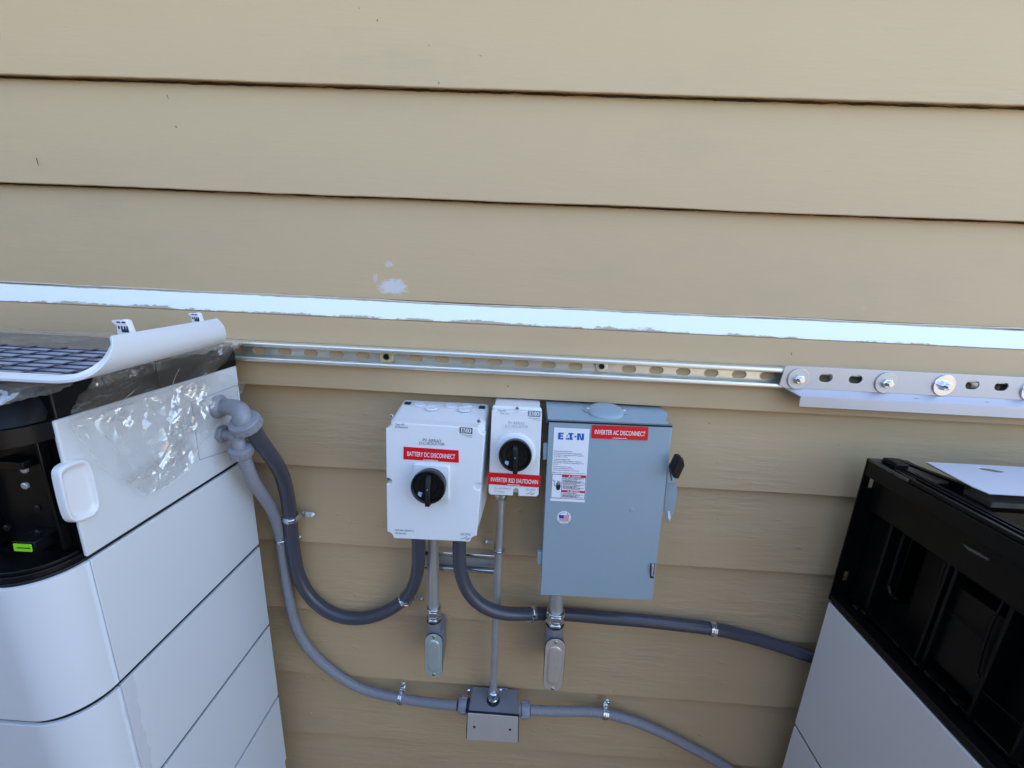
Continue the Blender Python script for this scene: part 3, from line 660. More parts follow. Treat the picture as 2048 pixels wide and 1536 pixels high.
# latch
mb = quad_px(fcx, [(1301,1127),(1310,1127.5),(1307,1157),(1300,1156)], .0006, .001); mb.build('latch_slot', M['seam'], ic)
mb = MB(); mb.prism([fcx.at(*p, .007) for p in [(1304,1130),(1308.5,1130),(1306.5,1150),(1309,1153),(1304,1154),(1302.5,1150)]], -n_*.006); mb.build('latch', M['zinc'], ic, bevel=.0008)
# knock-in dimple and small rivet marks on the door
mb = MB(); mb.lathe(fcx.at(1264, 1020, -.0002), n_, [(0,.0055),(.0004,.005),(.0005,.001)], 20, sx=1.3); mb.build('door_dimple', M['greybox'], ic, smooth=60)
# switch lever
q = lambda px, py, Y: PY(px, py, Y)
Yh = .775
blade = [(1333,966),(1353,966),(1354.5,985),(1352.5,1003),(1348,1022),(1341,1038),(1337,1046),(1333,1043),(1328,1018),(1330,990)]
mb = MB(); mb.prism([q(a, b, Yh) for a, b in blade], (0,.0022,0)); lv = mb.build('lever_guard', M['greybox'], ic, bevel=.0006)
mb = MB(); mb.prism([q(a, b, Yh-.001) for a, b in [(1335.5,1022),(1339,1022),(1341.5,1034),(1339,1041),(1336,1036)]], (0,-.0006,0)); mb.build('padlock_hole', M['paper'], lv)
mb = MB(); mb.prism([q(a, b, .757) for a, b in [(1337,926),(1341,928),(1348,940),(1353,956),(1351.5,968),(1333,967.5),(1334.5,950)]], (0,.010,0)); mb.build('lever_arm', M['greybox'], ic, bevel=.002)
mb = MB(); mb.prism([q(a, b, .7565) for a, b in [(1339.5,943),(1341,943),(1344.5,961),(1342.5,961)]], (0,-.0005,0)); mb.build('lever_slot', M['seam'], ic)
mb = MB(); mb.prism([q(a, b, .733) for a, b in [(1357.5,916.5),(1367.5,918),(1370,932),(1357.5,958.5),(1348,957),(1344,944)]], (0,.024,0)); mb.build('lever_handle', M['knob'], ic, bevel=.0025, seg=3)
# stickers
mb = quad_px(fcx, [(1108.5,855),(1179.5,858.5),(1169.5,1005),(1100.5,1001.5)], .0006, .0006); st = mb.build('information_sticker', M['paper'], ic)
# EATON-like word mark drawn from polygons: E, cut A, T, dot O, N
def wm(mb, xs): mb.face(mb.vs([fcx.at(a, b, .001) for a, b in xs]))
mb = MB()
bx0, by0, bx1, by1 = 1116.8, 865.0, 1168.4, 867.2; hh = 13.6
def E(x, y): return (bx0+(bx1-bx0)*x-(1-y)*.8, by0+(by1-by0)*x+hh*(1-y))
def rc(x0, x1, y0, y1, k0=0, k1=0): wm(mb, [E(x0, y0), E(x1, y0), E(x1+k1, y1), E(x0+k0, y1)])
rc(0,.085,0,1); rc(.085,.205,.0,.24); rc(.085,.185,.39,.62); rc(.085,.205,.76,1)
wm(mb, [E(.30,0), E(.345,0), E(.36,.24), E(.315,.24)]); wm(mb, [E(.31,.45), E(.35,.75), E(.375,.45)])
rc(.36,.43,0,.26); rc(.39,.56,.76,1); rc(.445,.53,0,.76); wm(mb, [E(.525,.0), E(.585,0), E(.555,.2), E(.525,.5)])
wm(mb, [E(.55,1), E(.62,1), E(.56,.8)])
wm(mb, [(E(.665+.036*math.cos(a), .5+.15*math.sin(a))) for a in [2*math.pi*k/18 for k in range(18)]])
rc(.735,.825,0,1); rc(.91,1.0,0,1); wm(mb, [E(.80,1), E(.85,1), E(.93,0), E(.88,0)])
mb.build('lettering', M['blue'], st)
def sx_(x, y): # sticker coordinates 0..1 -> pixel
    t = lerp(Vector((1108.5,855,0)), Vector((1179.5,858.5,0)), x); b = lerp(Vector((1100.5,1001.5,0)), Vector((1169.5,1005,0)), x); p = lerp(t, b, y); return (p.x, p.y)
rows = [('General Duty Safety Switch', .03, .56, .325), ('Interrupteur de sécurité à usage général', .03, .82, .35), ('Interruptor de seguridad de servicio general', .03, .88, .375), ('30 A, 240 V~, 60 Hz', .03, .42, .40),
        ('Complete ratings inside', .03, .50, .435), ('Valeurs nominales complètes à l\'intérieur', .03, .84, .458), ('Información completa de capacidades en el', .03, .90, .481), ('interior', .03, .17, .503),
        ('Further instructions inside', .03, .54, .535), ('Autres instructions à l\'intérieur', .03, .62, .558), ('Instrucciones adicionales en el interior', .03, .78, .582), ('Made in U.S.A. / Fabriqué aux É.-U. / Hecho en E.U.A.', .02, .97, .617)]
text_block([(s, sx_(a, y), sx_(b, y), 2.0) for s, a, b, y in rows], fcx, M['ktext'], st, name='small_lettering', bold=.006, out=.0010)
mb = MB()
def sq(x0, x1, y0, y1, o=.0009): mb.face(mb.vs([fcx.at(*sx_(x0, y0), o), fcx.at(*sx_(x1, y0), o), fcx.at(*sx_(x1, y1), o), fcx.at(*sx_(x0, y1), o)]))
for a in [(.01,.30,.632,.638), (.01,.022,.638,.96), (.30,.312,.632,.96), (.01,.31,.955,.962), (.312,.99,.665,.669), (.978,.99,.665,.962), (.312,.98,.745,.749), (.312,.98,.957,.962)]: sq(*a)
mb.build('sticker_frame', M['ktext'], st)
mb = MB(); sq(.30,.99,.632,.665); mb.build('sticker_band', M['labred'], st)
mb = MB(); sq(.30,.99,.845,.875); mb.build('sticker_band', M['labred'], st)
text('DANGER', fcx, sx_(.58,.66), sx_(.84,.66), 2.9, M['wtext'], st, bold=.02, out=.0013)
text('PELIGRO', fcx, sx_(.56,.871), sx_(.84,.871), 2.8, M['wtext'], st, bold=.02, out=.0013)
for x, y in ((.51,.652), (.50,.862)):
    mb = MB(); mb.face(mb.vs([fcx.at(*sx_(x-.025, y+.008), .0013), fcx.at(*sx_(x+.03, y+.008), .0013), fcx.at(*sx_(x, y-.012), .0013)])); mb.build('warning_triangle', M['wtext'], st)
mb = MB()
for i, y in enumerate([.684,.697,.714,.727,.738,.762,.776,.794,.806,.818,.832,.89,.905,.92,.932,.945]):
    dashes(mb, fcx, sx_(.34, y), sx_(.94-.1*(i % 3), y), 1.4, .0010, 20+i)
mb.build('small_lettering', M['ktext'], st)
mb = MB()   # shock hand pictogram
def hp(pts): mb.face(mb.vs([fcx.at(*sx_(a, b), .0010) for a, b in pts]))
hp([(.14,.79),(.275,.775),(.265,.83),(.235,.85),(.17,.85),(.145,.82)])
for a, t in [(.15,.745),(.18,.72),(.212,.725),(.245,.74)]: hp([(a-.008,.79),(a+.014,.79),(a+.022,t),(a+.006,t)])
for p, r_ in [((.035,.715),(.10,.742)), ((.10,.742),(.075,.77)), ((.075,.77),(.12,.80))]:
    hp([p, (p[0]+.012,p[1]-.006), (r_[0]+.012,r_[1]-.006), r_])
mb.build('pictogram', M['ktext'], st)
mb = quad_px(fcx, [(1184.5,850),(1297,854.3),(1295.3,881),(1182.8,876.5)], .0014, .0014); lb = mb.build('warning_label', M['red'], ic)
text('INVERTER AC DISCONNECT', fcx, (1189.5,868), (1290,872.5), 9.0, M['wtext'], lb, out=.0018, bold=.005)
mb = MB(); dashes(mb, fcx, (1224.5,876.7), (1253,877.8), 1.7, .0018, 9); mb.build('small_lettering', M['wtext'], lb)
# round flag sticker
fcen = (1128, 1035); mb = MB(); c0 = fcx.at(*fcen, .0006); rad = (fcx.at(1141.8, 1035.5, .0006)-c0).length
mb.lathe(c0-n_*.0004, n_, [(0,rad),(.0006,rad)], 40); fs = mb.build('flag_sticker', M['paper'], ic)
mb = MB(); fx0, fx1, fy0, fy1 = 1118, 1138, 1030, 1042.5
def fq(x0, x1, y0, y1, o=.0009): mb.face(mb.vs([fcx.at(fx0+(fx1-fx0)*x0, fy0+(fy1-fy0)*y0+x0*.6, o), fcx.at(fx0+(fx1-fx0)*x1, fy0+(fy1-fy0)*y0+x1*.6, o), fcx.at(fx0+(fx1-fx0)*x1, fy0+(fy1-fy0)*y1+x1*.6, o), fcx.at(fx0+(fx1-fx0)*x0, fy0+(fy1-fy0)*y1+x0*.6, o)]))
for k in range(0, 7): fq(0, 1, k/6.5, (k+.55)/6.5)
mb.build('flag_stripe', M['labred'], fs); mb = MB(); fq(0, .48, 0, .5, .0012); mb.build('flag_canton', M['fblue'], fs)
for k, chh in enumerate('MADE IN'):
    if chh == ' ': continue
    a = R(148-k*19.5); px, py = 1128+11*math.cos(a), 1035.2-10.2*math.sin(a)
    text(chh, fcx, (px-1.0, py+1.0), (px+1.0, py+1.0+.9*math.cos(a)*-1*-1*(0 if abs(math.cos(a)) < .1 else (.5 if math.cos(a) > 0 else -.5))), 2.4, M['fblue'], fs, out=.0010, bold=.01)
text('U.S.A.', fcx, (1123.5,1047), (1133,1047.4), 2.6, M['fblue'], fs, out=.0010, bold=.01)

# ------------------------------------------------------------------ conduits
def cyl_between(mb, a, b, r, n=24):
    a, b = Vector(a), Vector(b); d = (b-a); mb.lathe(a, d, [(0,r),(d.length,r)], n)
def nutring(mb, o, ax, r, h, n=8, ch_=.0015): mb.lathe(o, ax, [(0,r*.9),(ch_,r),(h-ch_,r),(h,r*.9)], n)
# short channel piece behind the pipes
sc = thing('short_channel', 'short piece of shiny strut channel under the battery switch, behind the vertical pipes', 'strut channel', (-.1, .85, -.66))
zA = PY(905, 1109, .829).z; zB = PY(905, 1140, .829).z; xl_, xr_ = PY(850, 1120, .829).x, PY(988, 1125, .829).x
mb = MB(); mb.box(xl_, xr_, .845, .8475, zB+.001, zA-.001); mb.build('web', M['galv'], sc)
for s_, zo in ((1, zA+.004), (-1, zB-.004)):
    mb = MB(); ring = [(.8475, zo), (.829, zo), (.8275, zo-s_*.002), (.8275, zo-s_*.009), (.829, zo-s_*.0105), (.833, zo-s_*.0105), (.833, zo-s_*.0085), (.8305, zo-s_*.007), (.8305, zo-s_*.003), (.8475, zo-s_*.0022)]
    mb.hexa([(xl_, y, z) for y, z in ring], [(xr_, y, z) for y, z in ring]); mb.build('lip', M['zinc'], sc, smooth=50)
def pipe(name, lab, p0, p1, r, m_='galv'):
    mb = MB(); cyl_between(mb, p0, p1, r, 32); o = mb.build(name, M[m_], None, smooth=40); return tag(o, lab, 'steel pipe', 'straight steel conduits')
def plumb(px, py0, py1, Y, px1=None):
    a = PY(px, py0, Y); b = PY(px1 if px1 else px, py1, Y); return a, b
a1, b1 = plumb(866.5, 1060, 1222, .798, 868); pipe('steel_pipe', 'short grey steel pipe dropping from under the white battery switch box', a1, b1, .0122)
a2, b2 = PY(1003.5, 975, .812), PY(985.5, 1398, .812); pipe('steel_pipe', 'long thin steel pipe from the shutdown switch down to the junction box', a2, b2, .0090)
a3, b3 = PY(1112.5, 1180, .785), PY(1112.5, 1228, .785); pipe('steel_pipe', 'short thick steel pipe under the blue-grey AC disconnect box', a3, b3, .0150)
# hub nut under the small isolator
mb = MB(); q = PY(1003, 990, .812); mb.lathe(q+Vector((0,0,.006)), (0,0,-1), [(0,.0145),(.006,.0145),(.007,.0125),(.014,.0120),(.015,.010)], 24); tag(mb.build('conduit_connector', M['zinc'], None, smooth=30), 'small steel connector where the thin pipe leaves the shutdown switch', 'connector')
def strap(px, py, tan, r, Yc, ear, w=.014, earlen=.030, lab='', earY=.8465, noear=False):
    """one-hole strap: band round the tube and an ear screwed to the wall"""
    c = PY(px, py, Yc); t = thing('pipe_strap', lab, 'pipe strap', c, 'one-hole pipe straps')
    tan = Vector(tan).normalized(); e = Vector(ear).normalized(); e = (e-tan*e.dot(tan)).normalized()
    back = Vector((0,1,0)); back = (back-tan*back.dot(tan)).normalized(); e = (e-back*e.dot(back)).normalized()
    mb = MB(); n = 40; rings = []
    for k in range(n+1):
        a = R(-200+ 290*k/n)  # from behind, over the front, down to the ear side
        d = e*math.cos(a)-back*math.sin(a)*-1 if False else e*math.cos(a)+back*math.sin(a)
        rings.append(mb.vs([c+d*(r+.0004)-tan*w/2, c+d*(r+.0026)-tan*w/2, c+d*(r+.0026)-tan*w*.22, c+d*(r+.0038)-tan*w*.12, c+d*(r+.0038)+tan*w*.12, c+d*(r+.0026)+tan*w*.22, c+d*(r+.0026)+tan*w/2, c+d*(r+.0004)+tan*w/2]))
    for a_, b_ in zip(rings, rings[1:]):
        for k in range(8): mb.face([a_[k], a_[(k+1) % 8], b_[(k+1) % 8], b_[k]])
    mb.face(rings[0]); mb.face(rings[-1][::-1]); mb.build('band', M['zinc'], t, smooth=35)
    if noear:
        mb = MB(); mb.lathe(c-back*(r+.0030)+Vector((0,0,.009)), -back, [(0,.0030),(.0008,.0024)], 12); mb.build('screw', M['seam'], t); return t
    # ear
    db = earY-Yc; th = .0022; xw = r+.0042; ctr = c+e*(xw+.004+earlen*.6)+Vector((0,db,0)); hw = w/2; s_ = 1 if db >= 0 else -1
    sec = [(r+.0004,-.004),(r+.0028,-.004),(r+.0032,db*.5),(xw+.0008,db-th),(xw+.004+earlen*.6,db-th),(xw+.004+earlen*.6,db),(xw-.001,db),(r+.0004,db*.5)]
    mb = MB(); mb.hexa([c+e*a+Vector((0,b,0))-tan*hw for a, b in sec], [c+e*a+Vector((0,b,0))+tan*hw for a, b in sec])
    n = 12; top_ = [ctr-tan*hw*math.cos(math.pi*k/n)+e*hw*math.sin(math.pi*k/n) for k in range(n+1)]
    mb.prism(top_, (0,-th,0)); mb.build('ear', M['zinc'], t, smooth=30, bevel=.0005)
    mb = MB(); o = ctr-Vector((0,.0022,0)); mb.lathe(o, (0,-1,0), [(0,.0062),(.0008,.0062),(.001,.0045),(.0045,.0045),(.0052,.0035)], 8); mb.build('screw', M['zinc'], t, smooth=25)
    return t
def tub(name, lab, pts, r, m_, amp, per, cat='conduit', grow=0):
    P = smooth_path([PY(a, b, Y) for a, b, Y in pts], (per/5 if amp else .004), 45)
    mb = MB(); mb.tube(P, r, 20, amp, per, grow, 8); return tag(mb.build(name, M[m_], None, smooth=70), lab, cat, 'flexible conduits'), P
XS = -.582      # plane of the left cabinet's side
# thick dark conduit from upper elbow to battery switch
dark1 = [(500,850,.722),(511,868,.733),(525,892,.748),(552,924,.776),(571,970,.806),(580,1027,.826),(584,1076,.832),(593,1140,.833),(607,1176,.833),(631,1206,.833),(666,1231,.833),(715,1239,.833),(756,1231,.832),(790,1214,.828),(816,1192,.818),(832,1160,.800),(837,1128,.785),(837.5,1100,.775),(837,1066,.772)]
d1, _ = tub('flexible_conduit', 'thick dark grey flexible conduit looping from the left cabinet up into the battery switch', dark1, .0149, 'pvc_dark', 0, .0056)
dark2 = [(919,1066,.770),(918.5,1095,.768),(918,1125,.766),(923,1158,.765),(936,1187,.765),(957,1209,.766),(983,1223,.770),(1013,1228.5,.778),(1043,1228.5,.792),(1074,1226.5,.812),(1119,1227.5,.829),(1160,1230.5,.832),(1200,1235,.833),(1259,1239,.833),(1319,1245,.833),(1378,1252,.833),(1424,1257,.833),(1467,1266,.833),(1527,1282,.832),(1586,1301,.830),(1640,1320,.828),(1720,1352,.828)]
d2, _ = tub('flexible_conduit', 'thick dark grey flexible conduit running right behind the steel fitting to the right cabinet', dark2, .0146, 'pvc_dark', 0, .0056)
light1 = [(484,905,.722),(493,932,.732),(506,964,.752),(526,992,.779),(545.5,1020,.805),(557.5,1059,.826),(562.5,1087,.834),(569,1133,.836),(577,1190,.836),(591,1250,.836),(610,1288,.836),(637,1319,.836),(667,1345,.836),(703,1369,.836),(742,1384,.836),(780,1393,.835),(801,1396.5,.833),(854,1405,.822),(916,1411,.806)]
l1, _ = tub('flexible_conduit', 'thin light grey ribbed conduit sweeping from the left cabinet down to the junction box', light1, .0114, 'pvc', .00040, .0056, grow=1.6)
light2 = [(1060,1420.5,.806),(1100,1422,.812),(1134,1422.8,.822),(1170,1421.5,.831),(1209,1426,.836),(1259,1439,.836),(1319,1463,.836),(1378,1493,.836),(1438,1526,.836),(1510,1572,.836),(1600,1640,.836),(1700,1730,.836)]
l2, _ = tub('flexible_conduit', 'thin light grey ribbed conduit leaving the junction box down to the right', light2, .0114, 'pvc', .00040, .0056)
strap(582, 1034, PY(580,1027,.827)-PY(584,1076,.831), .0150, .828, (1,0,.25), lab='shiny strap on the dark conduit at the left, its ear pointing right', earlen=.030)
strap(563, 1078, PY(557,1059,.83)-PY(563,1087,.834), .0114, .834, (1,0,.1), w=.012, lab='small strap on the light conduit beside the left cabinet, half hidden', earlen=.028)
strap(812, 1197, PY(790,1214,.828)-PY(832,1160,.8), .0150, .822, (.85,0,-.45), lab='shiny strap on the dark conduit below the left corner of the battery switch', earlen=.022)
strap(1062, 1227, PY(1074,1226.5,.812)-PY(1043,1228.5,.792), .0147, .805, (0,0,1), w=.014, lab='shiny strap on the dark conduit between the thin pipe and the AC box pipe', earlen=.004, noear=True)
strap(1423, 1256.5, PY(1467,1266,.833)-PY(1378,1252,.833), .0147, .833, (-.2,0,-1), lab='shiny strap on the dark conduit near the right cabinet', earlen=.006)
strap(802, 1396.5, PY(854,1405,.83)-PY(742,1384,.836), .0114, .834, (.05,0,1), lab='shiny strap on the light conduit left of the junction box, ear pointing up', earlen=.024)
strap(1209, 1426, PY(1259,1439,.836)-PY(1170,1421.5,.831), .0114, .836, (0,0,1), lab='shiny strap on the light conduit right of the junction box, ear pointing up', earlen=.016)
strap(998, 1099, b2-a2, .0092, .812, (-1,0,.15), w=.010, lab='narrow strap on the thin steel pipe with its ear pointing left', earlen=.024, earY=.838)
# conduit bodies
def conduit_body(lab, cpx, top_px, Yc, r, half_w, cov, m_cov, yfront):
    """cov: (centre x, top y, bottom y) of the cover in pixels on the plane yfront"""
    q = PY(cpx[0], cpx[1], Yc); t = thing('elbow_fitting', lab, 'conduit fitting', q, 'elbow conduit bodies')
    # compression connector
    mb = MB(); z = q.z; 
    mb.lathe(q, (0,0,-1), [(0,r*1.05),(.001,r*1.32),(.004,r*1.35),(.006,r*1.30)], 24); mb.lathe(q+Vector((0,0,-.006)), (0,0,-1), [(0,r*1.25),(.002,r*1.42),(.013,r*1.42),(.015,r*1.25)], 6)
    mb.lathe(q+Vector((0,0,-.021)), (0,0,-1), [(0,r*1.2),(.010,r*1.2)], 24); mb.lathe(q+Vector((0,0,-.027)), (0,0,-1), [(0,r*1.3),(.002,r*1.45),(.007,r*1.45),(.009,r*1.3)], 6)
    mb.build('compression_connector', M['zinc'], t, smooth=25, bevel=.0006)
    mb = MB(); mb.lathe(q+Vector((0,0,-.0352)), (0,0,-1), [(0,r*1.40),(.0022,r*1.40)], 24); mb.build('gasket', M['gasket'], t)
    ct = PY(cov[0], cov[1], yfront); cb = PY(cov[2], cov[3], yfront); 
    # body: hub cylinder that turns into a long box with round ends
    mb = MB(); mb.lathe(q+Vector((0,0,-.0375)), (0,0,-1), [(0,r*1.36),(.020,r*1.30),(.032,r*1.18)], 28)
    ax = (cb-ct); L_ = ax.length; axn = ax.normalized(); sd_ = axn.cross(Vector((0,1,0))).normalized(); c = (ct+cb)/2
    def st_(hw, L2, y, n=10):
        o = []
        for k in range(n+1): a = math.pi*k/n; o.append(c+Vector((0,y,0))-axn*(L2/2-hw)-axn*hw*math.sin(a)+sd_*hw*math.cos(a))
        for k in range(n+1): a = math.pi*k/n; o.append(c+Vector((0,y,0))+axn*(L2/2-hw)+axn*hw*math.sin(a)-sd_*hw*math.cos(a))
        return o
    rings = [mb.vs(st_(half_w*.98, L_*.99, .003)), mb.vs(st_(half_w*.96, L_*.98, .012)), mb.vs(st_(half_w*.90, L_*.94, .030)), mb.vs(st_(half_w*.8, L_*.88, .848-yfront))]
    for a_, b_ in zip(rings, rings[1:]):
        k = len(a_)
        for j in range(k): mb.face([a_[j], a_[(j+1) % k], b_[(j+1) % k], b_[j]])
    mb.face(rings[0]); mb.face(rings[-1][::-1]); bd = mb.build('body', M['cast'], t, smooth=50)
    mb = MB(); mb.hexa(st_(half_w*1.03, L_*1.01, .0030), st_(half_w*1.03, L_*1.01, .0004)); mb.build('gasket', M['gasket'], t)
    mb = MB(); mb.hexa(st_(half_w, L_, .0003), st_(half_w*.985, L_*.99, -.0012)); 
    cv = mb.build('cover', m_cov, t, smooth=30)
    mb = MB(); rg = [mb.vs(st_(half_w*.68, L_*.74, -.0012)), mb.vs(st_(half_w*.62, L_*.71, -.0034)), mb.vs(st_(half_w*.52, L_*.67, -.0040)), mb.vs(st_(half_w*.30, L_*.58, -.0042))]
    for a_, b_ in zip(rg, rg[1:]):
        k = len(a_)
        for j in range(k): mb.face([a_[j], a_[(j+1) % k], b_[(j+1) % k], b_[j]])
    mb.face(rg[-1]); mb.build('raised_panel', m_cov, cv, smooth=60)
    for s_ in (-1, 1):
        o = c+axn*s_*(L_/2-.0075)+Vector((0,-.0012,0)); mb = MB(); mb.lathe(o, (0,-1,0), [(0,.0042),(.0014,.0040),(.0022,.0028)], 16); sc_ = mb.build('screw', M['zinc'], cv, smooth=40)
    mb = MB(); rn = random.Random(int(cpx[0]))
    for i in range(2):
        for k in range(9):
            if rn.random() < .25: continue
            o = c+sd_*(i-.5)*half_w*.42+axn*((k-4)*.0034)+Vector((0,-.0042,0)); mb.prism([o+sd_*.0013+axn*.0011, o-sd_*.0013+axn*.0011, o-sd_*.0013-axn*.0009, o+sd_*.0009-axn*.0011], (0,-.0005,0))
    mb.build('stamped_marks', m_cov, cv)
    return t
conduit_body('conduit elbow body with pale greenish metal cover under the battery switch pipe', (868,1212), None, .798, .0122, .0205, (867.5,1268,867.5,1353), M['cover'], .778)
conduit_body('larger conduit elbow body with tan metal cover under the AC disconnect pipe', (1112,1219), None, .785, .0150, .0225, (1112,1278,1104.5,1381), M['cover2'], .762)

# ------------------------------------------------------------------ junction box
jb = thing('junction_box', 'small grey cast junction box with stainless blank cover between the light conduits', 'junction box', (-.03, .84, -1.1))
jf = Face(PY(935.5, 1425, .776), PY(1037, 1432.5, .776), PY(933, 1477, .774))
c4 = [jf.at(935, 1424), jf.at(1037.5, 1432), jf.at(1036.5, 1484.5), jf.at(932.5, 1477.5)]
mb = MB(); bk = [PY(942, 1372, .842), PY(1036, 1379, .842)]; zt_ = (bk[0].z+bk[1].z)/2
bb = [Vector((c4[0].x+.003, .842, c4[0].z)), Vector((c4[1].x-.003, .842, c4[1].z)), Vector((c4[2].x-.003, .842, c4[2].z+.004)), Vector((c4[3].x+.003, .842, c4[3].z+.004))]
ff = [p+Vector((0,.004,0)) for p in c4]; cc = sum(ff, Vector())/4; ff = [p+(cc-p).normalized()*.0015 for p in ff]
mb.hexa(rounded_quad(ff, .005), rounded_quad(bb, .005)); mb.build('box_body', M['cast'], jb, bevel=.001)
mb = MB(); mb.hexa(rounded_quad([p+(p-cc).normalized()*.0012 for p in c4], .003), rounded_quad([p+Vector((0,.004,0))+(p-cc).normalized()*.0012 for p in c4], .003)); mb.build('gasket', M['gasket'], jb)
mb = MB(); pl = [p+Vector((0,-.0004,0))+(cc-p).normalized()*.0012 for p in c4]; mb.hexa([p+Vector((0,-.0024,0)) for p in rounded_quad(pl, .002)], rounded_quad(pl, .002)); cv = mb.build('cover_plate', mat('stainless_cover', (.60,.55,.52), .34, .3, var=.1, vscale=14, bump=(80,.1)), jb, bevel=.0008, seg=3)
for p in ((948.5,1453.5), (1020,1459)):
    mb = MB(); mb.lathe(jf.at(*p, .0030), jf.n, [(0,.0031),(.0010,.0029),(.0012,.001)], 16); mb.build('screw', M['seam'], cv)
mb = MB()
for i in range(9):
    o = jf.at(941, 1434+i*4.6, .0031); mb.prism([o+Vector((-.0013,0,.0016)), o+Vector((.0017,0,.0016)), o+Vector((.0012,0,-.0012)), o+Vector((-.0016,0,-.0008))], (0,-.0004,0))
mb.build('stamped_marks', cv.data.materials[0], cv)
mb = MB(); q = PZ(985.5, 1412, zt_+.0005); q = Vector((q.x, .810, zt_)); mb.lathe(q+Vector((0,0,-.002)), (0,0,1), [(0,.0165),(.004,.0160)], 28); mb.build('hub_ring', M['gasket'], jb)
mb = MB(); mb.lathe(q+Vector((0,0,.001)), (0,0,1), [(0,.0125),(.003,.0132),(.008,.0132),(.010,.0120),(.018,.0118),(.020,.0128),(.028,.0128),(.030,.0105)], 16); mb.build('pipe_connector', M['zinc'], jb, smooth=25, bevel=.0004)
for px0, px1, py, sgn in ((937,912,1411,-1), (1040,1064,1419,1)):
    a = PY(px0, py, .806); mb = MB(); mb.lathe(a-Vector((sgn*.003,0,0)), (sgn,0,0), [(0,.0155),(.005,.0155),(.0055,.013),(.009,.013)], 28); mb.build('gland', M['gasket'] if sgn < 0 else M['pvc_fit'], jb, smooth=30)
    mb = MB(); n = 10; a0 = a+Vector((sgn*.004,0,0))
    mb.lathe(a0, (sgn,0,0), [(0,.0175),(.0015,.0192),(.015,.0192),(.0195,.0165),(.0215,.0125)], 36)
    for k in range(10):
        an = 2*math.pi*k/10; d = Vector((0, math.cos(an), math.sin(an))); s2 = Vector((1,0,0)).cross(d); o = a0+d*.0188
        mb.prism([o+s2*.0018, o-s2*.0018, o-s2*.001+d*.0016, o+s2*.001+d*.0016], (sgn*.013,0,0))
    mb.build('gland_nut', M['pvc_fit'], jb, smooth=35)
for p in ((938.5,1378), (1001,1377)):
    q = PY(*p, .842); mb = MB(); mb.box(q.x-.006, q.x+.02, .838, .842, q.z-.004, q.z+.004); mb.build('mounting_tab', M['cast'], jb, bevel=.001); mb = MB(); mb.lathe(q+Vector((0,-.004,0)), (0,-1,0), [(0,.0055),(.0015,.0055),(.004,.0035)], 14); mb.build('screw', M['zinc'], jb, smooth=30)

# ------------------------------------------------------------------ left battery stack
XL = -1.26; YR = .800; YS = .468; YFR = .405; RC = .062; TH = .2193
def corner_outline(inset=0, x0=XL, n=12):
    """plan outline, from the rear of the side, round the front corner, to the left"""
    xs = XS-inset; yf = YFR+inset; r = RC-inset*.5; pts = [(xs, YR)]
    for k in range(n+1):
        a = math.pi/2*k/n; pts.append((xs-r+r*math.cos(a), yf+r-r*math.sin(a)))
    pts.append((x0, yf)); return pts
def module(zt, zb, lab, first=False):
    t = thing('battery_module', lab, 'battery module', ((XL+XS)/2, .6, zb), 'white modules of the left stack')
    mb = MB(); o = corner_outline(.006); o = o+[(XL, YR-.002)]; mb.hexa([(x, y, zt-.001) for x, y in o], [(x, y, zb+.0005) for x, y in o]); mb.build('module_core', M['seam'], t)
    g = .0042
    # side panel
    mb = MB(); mb.prism([(XS, YR, zb+g), (XS, YS+.0006, zb+g), (XS, YS+.0006, zt-g), (XS, YR, zt-g)], (-.0055,0,0)); mb.build('side_panel', M['white'], t, bevel=.0009)
    # front cover wrapping round the corner
    n = 14; mb = MB(); oo = []; ii = []
    P = [(XS-.0002, YS-.0006)]+[(XS-RC+RC*math.cos(math.pi/2*k/n)-.0002*(n-k)/n, YFR+RC-RC*math.sin(math.pi/2*k/n)) for k in range(n+1)]+[(XL, YFR)]
    Q = [(XS-.0057, YS-.0006)]+[(XS-RC+(RC-.0055)*math.cos(math.pi/2*k/n), YFR+RC-(RC-.0055)*math.sin(math.pi/2*k/n)) for k in range(n+1)]+[(XL, YFR+.0055)]
    oz = [mb.vs([(x, y, z) for x, y in (P if k < 2 else Q)]) for k, z in enumerate((zb+g, zt-g, zt-g, zb+g))]
    for a, b in zip(oz, oz[1:]+oz[:1]):
        for k in range(len(P)-1): mb.face([a[k], a[k+1], b[k+1], b[k]])
    mb.face([r[0] for r in oz]); mb.face([r[-1] for r in oz][::-1]); mb.build('front_cover', M['white'], t, bevel=.0006, smooth=30)
    return t
Z = [-.3985, -.6178, -.8378, -1.0575, -1.277]
module(Z[0], Z[1], 'white battery module directly under the opened top unit of the left stack')
module(Z[1], Z[2], 'white battery module second below the opened top unit of the left stack')
module(Z[2], Z[3], 'white battery module third below the opened top unit of the left stack')
module(Z[3], Z[4], 'white battery module near the bottom of the left stack')
bs = thing('stack_base', 'white plinth carrying the left stack of battery modules', 'plinth', ((XL+XS)/2, .6, -H))
mb = MB(); mb.box(XL, XS-.004, YFR+.01, YR, -H, Z[4]-.002); mb.build('plinth_body', M['white'], bs, bevel=.002)

mb = MB(); n_s = 14; A_ = []; B_ = []; rs = random.Random(5)
for k in range(n_s+1):
    z_ = -.622-.24*k/n_s; A_.append((XS+.0006, YS-.004+rs.uniform(-.001,.001), z_)); B_.append((XS+.0006, YS+.017+rs.uniform(-.003,.003), z_))
va, vb = mb.vs(A_), mb.vs(B_)
for k in range(n_s): mb.face([va[k], va[k+1], vb[k+1], vb[k]])
mt_ = mat('tape_haze', (.72,.74,.76), .25); mt_.node_tree.nodes['Principled BSDF'].inputs['Alpha'].default_value = .22
tag(mb.build('film_strip', mt_, None), 'narrow strip of clear protective tape down the corner seam of the left stack', 'tape')

